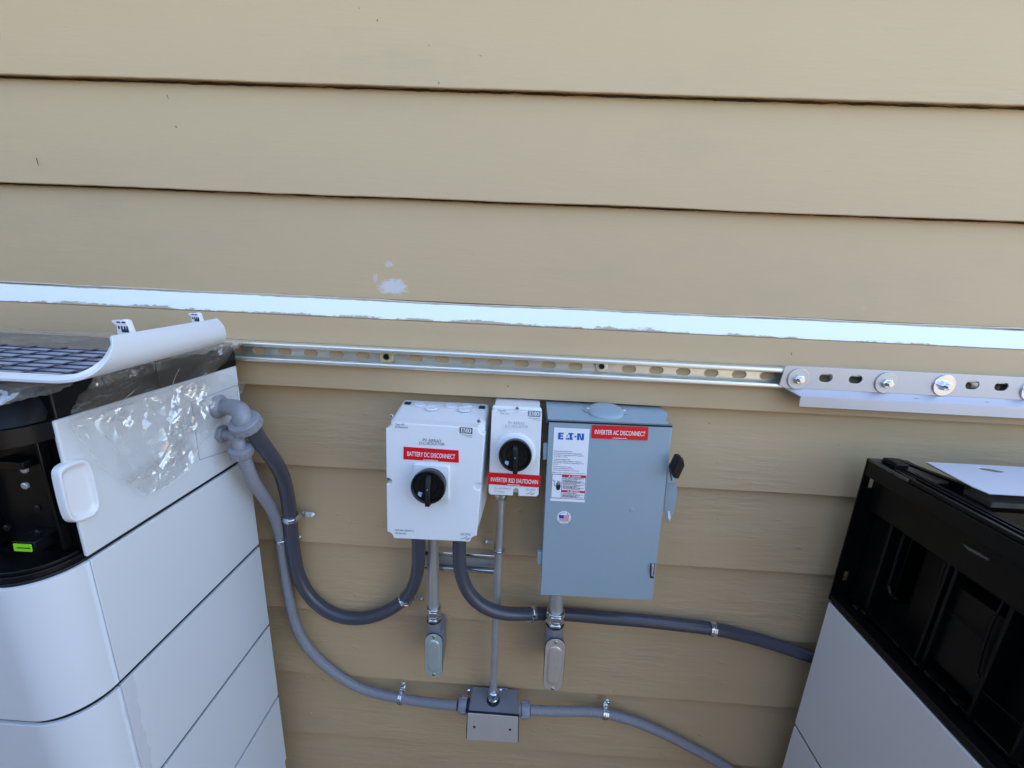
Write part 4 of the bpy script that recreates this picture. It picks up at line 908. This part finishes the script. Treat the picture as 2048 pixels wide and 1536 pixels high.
# opened top unit with black inside
tu = thing('power_unit', 'opened white and black top unit of the left stack with its front cover off', 'battery unit', ((XL+XS)/2, .6, Z[0]))
zt, zb = -.2000, Z[0]+.0022
mb = MB(); mb.prism([(XS, YR, zb), (XS, .4662, zb), (XS, .4662, zt), (XS, YR, zt)], (-.006,0,0)); mb.build('side_panel', M['white'], tu, bevel=.0026, seg=4)
mb = MB(); o = [PX(a, b, XS+.0004) for a, b in [(383,805),(474,770),(482,893),(399,920)]]
for a, b in zip(o, o[1:]+o[:1]):
    d = (b-a).normalized(); p_ = Vector((1,0,0)).cross(d)*.00045; mb.prism([a-p_, b-p_, b+p_, a+p_], (.0002,0,0))
mb.build('access_plate_seam', mat('fine_seam', (.25,.26,.27), .6), tu)
# moulded finger pull on the panel's front edge
ho = [PX(a, b, XS+.001) for a, b in [(163,914),(124,926),(109,940),(110,955),(128,1030),(136,1043),(148,1046.5),(166,1040),(182,1034),(194,1018),(193,1000),(180,945),(172,922)]]
hc_ = sum(ho, Vector())/len(ho)
mb = MB(); inn = [hc_+(p-hc_)*.82 for p in ho]; deep = [hc_+(p-hc_)*.62+Vector((.0006,0,0)) for p in ho]; back_ = [p+Vector((-.005,0,0)) for p in ho]; fr_ = [p+Vector((.003,0,0)) for p in ho]; in2 = [p+Vector((.003,0,0)) for p in inn]; mid_ = [hc_+(p-hc_)*.74+Vector((.0008,0,0)) for p in ho]
rg = [mb.vs(r) for r in (back_, [p+Vector((.0015,0,0)) for p in ho], [hc_+(p-hc_)*.97+Vector((.0055,0,0)) for p in ho], [hc_+(p-hc_)*.90+Vector((.006,0,0)) for p in ho], [hc_+(p-hc_)*.84+Vector((.004,0,0)) for p in ho], mid_, deep)]
for a, b in zip(rg, rg[1:]):
    k = len(a)
    for j in range(k): mb.face([a[j], a[(j+1) % k], b[(j+1) % k], b[j]])
mb.face(rg[-1]); ob = mb.build('finger_pull', M['white_edge'], tu, smooth=75); sb = ob.modifiers.new('sub', 'SUBSURF'); sb.levels = 2; sb.render_levels = 2
# black chassis: deck, core, lower tray, front rim
zd = -.1555
mb = MB(); mb.box(XL, XS-.006, .474, YR-.003, zb-.001, zd-.004); mb.build('chassis_core', M['black'], tu, bevel=.002)
mb = MB(); o = [(XS-.004, YR), (XS-.004, .50), (XS-.03, .46), (XL, .46), (XL, YR)]; mb.hexa([(x, y, zd) for x, y in o], [(x, y, zd-.004) for x, y in o]); mb.build('top_deck', M['blackdust'], tu, bevel=.0015)
mb = MB(); c = .018     # bevelled rear right shoulder
mb.prism([(XS+.0005, YR-.001, -.1995), (XS+.0005, YR-.001, -.165), (XS+.0005, YR-.012, -.1545), (XS+.0005, .62, -.1545), (XS+.0005, .62, -.1995)], (-.004,0,0)); mb.build('side_wall', M['black'], tu, bevel=.0008)
def arc_slab(mb, z0, z1, inset, depth, x0=XL, n=14):
    rr = RC-inset; P = [(XS-RC+rr*math.cos(math.pi/2*k/n), YFR+RC-rr*math.sin(math.pi/2*k/n)) for k in range(n+1)]+[(x0, YFR+inset)]
    rr -= depth; Q = [(XS-RC+rr*math.cos(math.pi/2*k/n), YFR+RC-rr*math.sin(math.pi/2*k/n)) for k in range(n+1)]+[(x0, YFR+inset+depth)]
    oz = [mb.vs([(x, y, z) for x, y in (P if k < 2 else Q)]) for k, z in enumerate((z0, z1, z1, z0))]
    for a, b in zip(oz, oz[1:]+oz[:1]):
        for k in range(len(P)-1): mb.face([a[k], a[k+1], b[k+1], b[k]])
    mb.face([r[0] for r in oz]); mb.face([r[-1] for r in oz][::-1])
mb = MB(); arc_slab(mb, Z[0]+.001, Z[0]+.008, .006, .05); mb.build('lower_tray', M['black'], tu, bevel=.001)
mb = MB(); arc_slab(mb, Z[0]+.008, Z[0]+.013, .010, .003); mb.build('tray_rib', M['black'], tu, bevel=.0008)
mb = MB(); arc_slab(mb, -.222, -.202, .003, .010); arc_slab(mb, -.203, -.1995, .003, .055); mb.build('front_rim', M['black'], tu, bevel=.001)
mb = MB(); # sloping shoulder from rim to deck
n = 12; A = [(XS-RC+(RC-.012)*math.cos(math.pi/2*k/n), YFR+RC-(RC-.012)*math.sin(math.pi/2*k/n), -.200) for k in range(n+1)]+[(XL, YFR+.012, -.200)]
B = [(x-.01, y+.035, zd-.002) for x, y, z in A]; va, vb = mb.vs(A), mb.vs(B)
for k in range(len(A)-1): mb.face([va[k], va[k+1], vb[k+1], vb[k]])
mb.build('sloping_shoulder', M['black'], tu, smooth=60)
mb = MB()      # ribs and pockets of the open inside
for x0_, w_, d_ in [(-.606,.004,.012), (-.760,.004,.022), (-.70,.030,.012), (-.76,.004,.03), (-.83,.05,.014), (-.93,.004,.03)]:
    mb.box(x0_-w_, x0_, .4735-d_, .4738, Z[0]+.014, -.224)
mb.box(-.66, -.62, .452, .4737, -.262, -.252); mb.build('inner_rib', M['black'], tu, bevel=.001)
for (a, b) in [(40,943),(42,975),(68,1020),(68,1070),(6,1060)]:
    q = PY(a, b, .455); mb = MB(); mb.lathe(q+Vector((0,.010,0)), (0,-1,0), [(.004,.0046),(.0065,.0046),(.0075,.003)], 14); mb.build('inner_screw', M['knob'] if b > 1000 else M['galv'], tu, smooth=30)
fg = Face(PY(25, 1088, .4415), PY(64, 1092, .4415), PY(25, 1102, .4415)); 
mb = MB(); mb.prism(rounded_quad([fg.at(*p) for p in [(25.5,1087.5),(61.5,1089.5),(64,1104),(28.5,1102)]], .001), (0,.0008,0)); gs = mb.build('green_sticker', M['green'], tu)
gb = MB(); q0, q1 = fg.at(20, 1084), fg.at(70, 1108); gb.box(q0.x, q1.x, .4432, .4738, q1.z, q0.z); gb.build('terminal_block', M['black'], tu, bevel=.001)
mb = MB(); dashes(mb, fg, (33,1096.5), (60,1098), 2.6, .0004, 3); mb.build('lettering', M['ktext'], gs)

# elbows on the side panel
def elbow(lab, base, nut, r, hexf, nr, fr):
    p0 = PX(base[0], base[1], XS); p2 = PY(nut[0], nut[1], nut[2]); t = thing('conduit_elbow', lab, 'conduit fitting', p0, 'grey elbows on the left cabinet')
    d2_ = (PY(*nut[3])-p2).normalized()
    mb = MB()
    if hexf: mb.lathe(p0, (1,0,0), [(0,fr),(.009,fr),(.010,fr*.9)], 6)
    else: mb.lathe(p0, (1,0,0), [(0,fr),(.006,fr),(.009,fr*.86),(.012,r*1.08)], 36)
    mb.build('flange', M['pvc_fit'], t, smooth=25, bevel=.0008)
    q1 = p0+Vector((.018,0,0)); corner = p2-d2_*.012; P = []
    ctrl = Vector((corner.x-.002, (p0.y+corner.y)/2, max(p0.z, corner.z+.018)))
    for k in range(25): tt = k/24; P.append((1-tt)**2*q1+2*tt*(1-tt)*(ctrl)+tt*tt*corner)
    mb = MB(); mb.tube([p0+Vector((.004,0,0))]+P+[corner+d2_*.012], r, 28); mb.build('bend', M['pvc_fit'], t, smooth=70)
    mb = MB(); mb.lathe(p2-d2_*.008, d2_, [(0,nr*.72),(.0015,nr*.96),(.004,nr),(.0055,nr)], 40); mb.lathe(p2-d2_*.0015, d2_, [(0,nr*.93),(.001,nr*.985),(.014,nr*.95),(.018,nr*.80)], 40)
    e1 = d2_.cross(Vector((0,0,1))).normalized(); e2 = d2_.cross(e1)
    for k in range(16):
        an = 2*math.pi*k/16; d = e1*math.cos(an)+e2*math.sin(an); s2 = d2_.cross(d); o = p2+d*nr*.95
        mb.prism([o+s2*.0016, o-s2*.0016, o-s2*.0009+d*.0018, o+s2*.0009+d*.0018], d2_*.012)
    mb.build('ring_nut', M['pvc_fit'], t, smooth=35)
elbow('upper and larger grey elbow on the left cabinet side, feeding the dark conduit', (435,813), (490,845,.716,(509,868,.733)), .0158, False, .0275, .0225)
elbow('lower smaller grey elbow with hexagonal flange on the left cabinet side', (441,868), (481,899,.719,(487,916,.726)), .0112, True, .0200, .0175)

# ------------------------------------------------------------------ loose front cover lying on the left stack
lc = thing('loose_front_cover', 'loose white curved cover lying upside down on the left stack, ribs showing inside', 'cover panel', (-.85, .55, -.145))
prof = [(-1.30,-.1400),(-.62,-.1400),(-.545,-.1400),(-.520,-.1393),(-.502,-.1360),(-.490,-.1290),(-.4845,-.119),(-.4850,-.108),(-.4890,-.0985),(-.4965,-.0900)]
_p = [Vector((x, z, 0)) for x, z in prof[1:]]; _p = [_p[0]*2-_p[1]]+_p+[_p[-1]*2-_p[-2]]; _o = []
for i in range(1, len(_p)-2):
    a, b, c_, d = _p[i-1:i+3]
    for k in range(4):
        t = k/4; _o.append(.5*((2*b)+(c_-a)*t+(2*a-5*b+4*c_-d)*t*t+(3*b-a-3*c_+d)*t**3))
_o.append(_p[-2]); prof = [prof[0]]+[(q.x, max(-.1402, q.y)) for q in _o]
def prof_at(t):   # t 0 near .. 1 far
    out_ = []
    for x, z in prof:
        up1 = (z+.14)/.05; k_ = max(0, min(1, (x+.56)/.06)); yfar = .600+.095*k_*k_*(3-2*k_); y = .432+.045*up1*(1-t)+(yfar-.432)*t
        xx = x-.032*t*(1 if x > -1.2 else 0); out_.append(Vector((xx, y, z-.002*t)))
    return out_
mb = MB(); cols = []
nrm2 = []
for i, (x, z) in enumerate(prof):
    a = prof[max(i-1, 0)]; b = prof[min(i+1, len(prof)-1)]; d = Vector((b[0]-a[0], 0, b[1]-a[1])).normalized(); nrm2.append(Vector((-d.z, 0, d.x)))
Ts = [0, .2, .4, .6, .8, 1]
outer = [mb.vs(prof_at(t)) for t in Ts]; inner = [mb.vs([p+n2*.0042 for p, n2 in zip(prof_at(t), nrm2)]) for t in Ts]
for S in (outer, inner):
    for a, b in zip(S, S[1:]):
        for k in range(len(a)-1): mb.face([a[k], a[k+1], b[k+1], b[k]])
for k in range(len(prof)-1):
    mb.face([outer[0][k], outer[0][k+1], inner[0][k+1], inner[0][k]]); mb.face([outer[-1][k], outer[-1][k+1], inner[-1][k+1], inner[-1][k]])
for i in range(len(Ts)-1):
    for k in (0, -1): mb.face([outer[i][k], outer[i+1][k], inner[i+1][k], inner[i][k]])
mb.build('shell', M['white'], lc, bevel=.0008, smooth=45)
mb = MB()    # raised lip along the near edge
pp = prof_at(0); lipo = [p+n2*.0040+Vector((0,.0006,0)) for p, n2 in zip(pp, nrm2)]
ll = [p+n2*.0085+Vector((0,.002,0)) for p, n2 in zip(pp, nrm2)]; 
v0, v1, v2, v3 = mb.vs(lipo), mb.vs(ll), mb.vs([p+Vector((0,.007,0)) for p in ll]), mb.vs([p+Vector((0,.009,0)) for p in lipo])
for k in range(len(pp)-1-4):
    mb.face([v0[k], v0[k+1], v1[k+1], v1[k]]); mb.face([v1[k], v1[k+1], v2[k+1], v2[k]]); mb.face([v2[k], v2[k+1], v3[k+1], v3[k]])
mb.build('edge_lip', M['white_edge'], lc, smooth=60)
bluegrey = mat('blue_grey_ribs', (.022,.032,.065), .35, spec=.5); 
mb = MB(); 
def bar(a, b, wd, z0, z1):
    a, b = Vector(a), Vector(b); d = (b-a).normalized(); s2 = Vector((-d.y, d.x, 0))*wd/2; q = [a-s2, b-s2, b+s2, a+s2]; mb.prism([(p.x, p.y, z0) for p in q], (0,0,z1-z0))
zr0, zr1 = -.1356, -.1338
for k, y in enumerate((.450,.463,.481,.500,.524,.545,.568,.588)): bar((-1.25, y+.004, 0), (-.520-.012*k/3, y-.001, 0), .0032, zr0, zr1)
x = -.535
while x > -1.22: bar((x, .446, 0), (x-.012, .592, 0), .0052, zr1+.0002, zr1+.0013); x -= .0475
mb.build('stiffening_ribs', bluegrey, lc, bevel=.0006)
mb = MB(); mb.prism([(-1.25,.445,-.1357), (-.522,.445,-.1357), (-.562,.594,-.1357), (-1.25,.594,-.1357)], (0,0,.0004)); mb.build('inner_liner', mat('liner_sky_tint', (.30,.37,.50), .35, var=.5, vscale=22, bump=(60,.5)), lc)  # blue sky reflection painted into the liner colour
for (px, py, wpx, hpx) in ((249,657,26,26), (393,636,18,18)):
    t_ = .15 if px < 300 else .78; edge = prof_at(t_)[-1]; q = ray(px, py+4); q = q*(edge.y+.004)/q.y; q = Vector((q.x, edge.y+.002, edge.z))
    s_ = .0110 if px < 300 else .0092; mb = MB()
    mb.prism([q+Vector(v_) for v_ in [(-s_*.8,0,-.006),(s_*.95,0,-.004),(s_*.8,0,s_*.35),(s_*.62,0,s_*1.3),(s_*.1,0,s_*1.38),(-s_*.1,0,s_*1.25),(-s_*1.25,0,s_*1.2),(-s_*1.2,0,s_*.95),(-s_*.75,0,s_*.6)]], (0,.008,0)); cl = mb.build('snap_clip', M['white_edge'], lc, bevel=.0012)
    mb = MB()
    for dx in (-.35, .25): mb.box(q.x+dx*s_-.002, q.x+dx*s_+.002, q.y-.0006, q.y+.002, q.z+s_*.95, q.z+s_*1.12)
    mb.box(q.x-.1*s_, q.x+s_*.7, q.y-.0008, q.y+.002, q.z-.001, q.z+s_*.25)
    for dx in (-.4,-.05,.3,.6): mb.box(q.x+dx*s_-.0008, q.x+dx*s_+.0008, q.y-.0007, q.y+.002, q.z+s_*.25, q.z+s_*.6)
    mb.build('clip_slot', bluegrey, cl)

# ------------------------------------------------------------------ crumpled clear film
def inpoly(x, y, P):
    c = False; n = len(P)
    for i in range(n):
        (x0, y0), (x1, y1) = P[i], P[i-1]
        if (y0 > y) != (y1 > y) and x < (x1-x0)*(y-y0)/(y1-y0)+x0: c = not c
    return c
def wrinkle(a, b, s=1.0, seed=0):
    v = 0
    for k, (f, am) in enumerate([(9,1.0),(22,.55),(48,.30),(95,.14)]):
        q = noise.noise(Vector((a*f, b*f*1.3, seed+k*7.1))); v += am*(1-abs(q)*2.4)
    return v*s
def film_sheet(name, lab, fn, nu, nv, poly, m_, parent=None):
    """fn(u,v)->point; poly in (u,v) cuts the outline"""
    mb = MB(); g_ = {}
    for i in range(nu+1):
        for j in range(nv+1):
            u, v = i/nu, j/nv
            if inpoly(u, v, poly): g_[i, j] = mb.bm.verts.new(fn(u, v))
    for i in range(nu):
        for j in range(nv):
            ks = [(i,j),(i+1,j),(i+1,j+1),(i,j+1)]
            vv = [g_[k] for k in ks if k in g_]
            if len(vv) >= 3: mb.face(vv)
    for v in [v for v in mb.bm.verts if not v.link_faces]: mb.bm.verts.remove(v)
    o = mb.build(name, m_, parent, smooth=70); return tag(o, lab, 'plastic film')
# drape over the side panel: u along depth (.46 -> .84), v down (0 at cover, 1 at bottom)
def side_fn(u, v):
    Y = .455+.40*u; z = -.135-.25*v
    on = max(0, min(1, (z+.205)/.05)) # 1 above the panel top
    x = XS+.0035+on*.040*(1-u*.35)+.006*(.5+wrinkle(Y, z, .5, 3))*(.6+on)+.004*abs(math.sin(Y*38+z*30+3*noise.noise(Vector((Y*8, z*8, 2)))))
    return Vector((x, Y, z))
def uv(px, py):
    p = PX(px, py, XS+.004); return ((p.y-.455)/.40, (-.135-p.z)/.25)
def uvt(px, py):
    p = PX(px, py, XS+.03); return ((p.y-.455)/.40, (-.135-p.z)/.25)
film_split = None
poly = [uv(118,838), uv(150,880), uv(191,932), uv(235,962), uv(284,991), uv(330,970), uv(366,944), uv(380,925), uv(391,898), uv(420,860), uv(448,827), uv(470,795), uv(487,768), uv(469,752), uvt(449,744), uvt(452,700), (.80,.02), (.6,.01), (.3,.01), (.05,.02), (.0,.1)]
fs_ = film_sheet('clear_film', 'crumpled clear plastic film hanging over the side of the left top unit', side_fn, 170, 110, poly, M['film'])
fs_.data.materials.append(M['film_thin'])
for p_ in fs_.data.polygons:
    if p_.center.z > H-.202 or p_.center.y < .52 or p_.center.y > .70 or p_.center.z < H-.325: p_.material_index = 1
fs_['_o'] = [0,0,0]
for P_ in ([(313,735),(326,757),(340,782),(352,810),(361,845),(365,880)], [(228,780),(221,812),(238,845),(250,885)], [(118,838),(150,880),(191,932),(235,962),(284,991),(330,970),(366,944),(380,925),(391,898),(420,860),(448,827)], [(200,870),(235,905),(262,940)], [(300,890),(340,868),(372,846)]):
    mb = MB(); pts_ = []
    for a, b in P_:
        u_, v_ = uv(a, b); q_ = side_fn(u_, v_); pts_.append(q_+Vector((.0006,0,0)))
    mb.tube(smooth_path(pts_, .004, 1), .0005, 5); mb.build('fold_line', M['hem'], fs_)
def top_fn(u, v):
    X = -1.25+.70*u; Y = .425+.385*v; base = zd+.0022+.004*max(0, wrinkle(X*.6, Y*2.2, .9, 11))
    if Y < .475: base -= (.475-Y)*.75
    return Vector((X, Y, base))
film_sheet('clear_film', 'dusty clear film spread flat on top of the left stack beneath the loose cover', top_fn, 130, 80, [(0,-.1),(.86,-.1),(.93,.1),(1.1,.2),(1.1,.93),(.98,1.1),(-.1,1.1),(-.1,-.1)], M['film_top'])
# lump of gathered film under the front of the cover
def lump_fn(u, v):
    X = -1.0+.46*u; w_ = wrinkle(X*.8, v*.12, .006, 21); y = .398+.052*v+w_*.6; z = -.200+.050*v+.006*math.sin(v*math.pi)+w_*.5
    return Vector((X, y+(.035*max(0, (u-.8)/.2)**2), z))
film_sheet('clear_film', 'bunched shiny film between the loose cover and the black front rim', lump_fn, 110, 26, [(-.1,-.1),(.55,-.1),(.80,.25),(.96,.60),(1.0,1.1),(-.1,1.1)], M['film'])

# ------------------------------------------------------------------ right stack
XR_ = .698; XE = 1.42; YB2 = .800
def rmodule(zt, zb, lab):
    t = thing('battery_module', lab, 'battery module', (1.05, .6, zb), 'white modules of the right stack')
    mb = MB(); mb.box(XR_+.006, XE, .40, YB2-.002, zb+.0004, zt-.001); mb.build('module_core', M['seam'], t)
    mb = MB(); mb.prism([(XR_, YB2, zb+.0035), (XR_, .402, zb+.0035), (XR_, .402, zt-.0035), (XR_, YB2, zt-.0035)], (.0055,0,0)); mb.build('side_panel', M['white'], t, bevel=.0018, seg=3)
    mb = MB(); mb.box(XR_+.004, XE, .392, .3995, zb+.002, zt-.002); mb.build('front_cover', M['white'], t, bevel=.001)
rmodule(-.6665, -1.0255, 'tall white module just below the open black unit of the right stack')
rmodule(-1.0265, -1.385, 'white module at the lower right corner of the picture, second of the right stack')
bs = thing('stack_base', 'white plinth carrying the right stack', 'plinth', (1.05, .6, -H)); mb = MB(); mb.box(XR_+.004, XE, .41, YB2, -H, -1.387); mb.build('plinth_body', M['white'], bs, bevel=.002)
ru = thing('open_black_unit', 'open black plastic unit without its side cover on top of the right stack', 'battery unit', (1.05, .6, -.664))
zt, zb = -.3250, -.664; B = M['black']
mb = MB(); # rear flange with slots
s1 = PY(1744, 965, .800); s2_ = PY(1692, 1153, .800)
def slot(c): return [(c.x-.0052, c.z-.0125), (c.x+.0052, c.z-.0125), (c.x+.0052, c.z+.0125), (c.x-.0052, c.z+.0125)]
plate_with_slots(mb, lambda a, b: Vector((a, .8005, b)), Vector((0,.003,0)), [(XR_, zb), (1.40, zb), (1.40, zt-.05), (.775, zt-.05), (.775, zt-.001), (XR_, zt-.001)], [slot(s1), slot(s2_)], 1); mb.build('rear_flange', B, ru)
mb = MB(); mb.box(XR_+.001, .776, .712, .8035, zt-.006, zt); mb.build('rear_top_tab', M['blackdust'], ru, bevel=.001)
mb = MB(); # top rails along the side
mb.box(XR_+.0005, XR_+.018, .40, .800, zt-.036, zt-.0065); mb.box(XR_+.004, XR_+.012, .40, .785, zt-.0065, zt+.001); mb.build('top_rail', B, ru, bevel=.0012)
mb = MB(); mb.box(XR_+.016, XR_+.0195, .40, .79, zt-.02, zt+.003); mb.box(XR_+.024, XR_+.027, .45, .77, zt-.02, zt+.004); mb.box(XR_+.036, XR_+.040, .40, .74, zt-.02, zt+.001); mb.build('rail_rib', B, ru, bevel=.0006)
mb = MB(); mb.box(XR_+.013, XR_+.036, .752, .785, zt-.004, zt+.011); mb.build('rail_clip', B, ru, bevel=.002)
mb = MB(); mb.prism([(.745,.80,zt+.004), (.757,.80,zt+.004), (.790,.69,zt+.004), (.778,.69,zt+.004)], (0,0,-.022)); mb.build('inner_rail', B, ru, bevel=.001)
mb = MB(); mb.box(.778, XE, .645, .7135, zt-.012, zt-.002); mb.build('cross_bar', M['blackdust'], ru, bevel=.0015)
mb = MB(); mb.box(XR_+.0195, XR_+.040, .40, .72, zt-.004, zt-.001); mb.build('top_ledge', M['blackdust'], ru, bevel=.001)
mb = MB(); mb.box(.74, XE, .40, .583, zt-.030, zt-.018); mb.box(.745,.752,.583,.645,zt-.05,zt-.02); mb.build('top_inner_deck', M['blackdust'], ru, bevel=.001)
mb = MB(); mb.box(XR_+.070, XE, .402, .708, zb+.001, zt-.052); mb.build('inner_core', B, ru, bevel=.002)
mb = MB(); mb.box(XR_+.027, XE, .402, .799, zb+.0005, zb+.004); mb.build('bottom_plate', B, ru)
mb = MB(); # side wall frame plates and recessed bays
mb.box(XR_+.024, XR_+.030, .40, .799, zt-.110, zt-.037)       # upper wide web
mb.box(XR_+.0008, XR_+.026, .40, .799, zb+.000, zb+.014)        # bottom rail
mb.box(XR_+.034, XR_+.072, .40, .799, zb+.014, zb+.020)
for y0_, y1_ in ((.738,.744), (.625,.631), (.612,.618), (.53,.536), (.47,.476)): mb.box(XR_+.026, XR_+.071, y0_, y1_, zb+.016, zt-.108)
mb.box(XR_+.045, XR_+.071, .744, .799, zb+.016, zt-.108); mb.box(XR_+.036, XR_+.070, .536, .612, zb+.05, zt-.14)
mb.box(XR_+.05, XR_+.072, .402, .799, zt-.109, zt-.020)
mb.build('side_frame', B, ru, bevel=.0015)
def loop_bar(P, r_=.002):
    mb = MB()
    for a, b in zip(P, P[1:]): cyl_between(mb, a, b, r_, 8)
    mb.build('bay_edge', B, ru, smooth=40)
x_ = XR_+.030
loop_bar([PX(a, b, x_) for a, b in [(1836,1046),(1812,1062),(1803,1082),(1786,1140),(1776,1172),(1780,1188),(1795,1200)]]); loop_bar([PX(a, b, x_) for a, b in [(1907,1085),(1890,1130),(1866,1210)]])
loop_bar([PX(a, b, x_) for a, b in [(2038,1182),(2010,1200),(1985,1245),(1965,1300),(1955,1345),(1965,1370)]]); loop_bar([PX(a, b, x_) for a, b in [(1885,1215),(1966,1280)]], .0012); loop_bar([PX(a, b, x_) for a, b in [(1948,1368),(2048,1455),(2100,1500)]], .0012)
mb = MB(); mb.prism([PX(a, b, XR_+.020) for a, b in [(1924,1087),(1976,1117),(1975,1121),(1936,1100)]], (.006,0,0)); mb.build('shiny_tab', mat('grey_tab', (.10,.10,.105), .3), ru)
for (a, b) in [(1708,1212),(1725,1222),(1790,1285),(1826,1322),(1852,1345),(1880,1372),(1905,1400)]:
    mb = MB(); q = PX(a, b, XR_+.012); mb.box(q.x, q.x+.012, q.y-.008, q.y+.004, q.z-.004, q.z+.0015); mb.build('latch_tooth', B, ru, bevel=.0008)
# loose plate on top
lp = thing('loose_cover_plate', 'thin pale metal plate with a curved finger slot resting on the right black unit', 'cover plate', (1.0, .69, -.31))
zp = -.302; cpl = [PZ(1852,923.5,zp), PZ(2048,931.5,zp), PZ(2048,988,zp), PZ(1973,986,zp), PZ(1950,975,zp)]
yb_ = (cpl[0].y+cpl[1].y)/2; yn_ = cpl[2].y
cres = []; cc_ = PZ(1980, 940, zp)
for k in range(11): a = k/10; cres.append((cc_.x-.020+.043*a, cc_.y+.004+.010*math.sin(math.pi*a)-.008*a))
for k in range(11): a = 1-k/10; cres.append((cc_.x-.020+.043*a, cc_.y+.004-.008*math.sin(math.pi*a)-.008*a))
outer_ = [(cpl[0].x, cpl[0].y), (1.40, yb_+.004), (1.40, yn_-.002), (cpl[3].x+.004, cpl[3].y), (cpl[4].x, cpl[4].y+.004)]
mb = MB(); plate_with_slots(mb, lambda a, b: Vector((a, b, zp)), Vector((0,0,-.002)), outer_, [cres[1:10]+cres[11:21]], 1); mb.build('plate', mat('pale_painted_plate', (.62,.66,.74), .4, .2, var=.03, vscale=5), lp, bevel=.0005, smooth=30)
mb = MB(); mb.prism([(cpl[0].x+.001, cpl[0].y-.001, zp-.0021), (cpl[4].x+.002, cpl[4].y+.003, zp-.0021), (cpl[3].x+.004, cpl[3].y+.002, zp-.0021), (1.40, yn_, zp-.0021), (1.40, yn_+.004, zp-.0021), (cpl[3].x+.006, cpl[3].y+.006, zp-.0021), (cpl[0].x+.006, cpl[0].y-.003, zp-.0021)], (0,0,-.0014)); mb.build('folded_edge', bluegrey, lp)
mb = MB(); mb.box(.92, 1.36, .675, .705, zt-.002, zp-.006); mb.build('spacer', B, lp)

for o in list(C.objects):
    if '_o' in o.keys(): del o['_o']
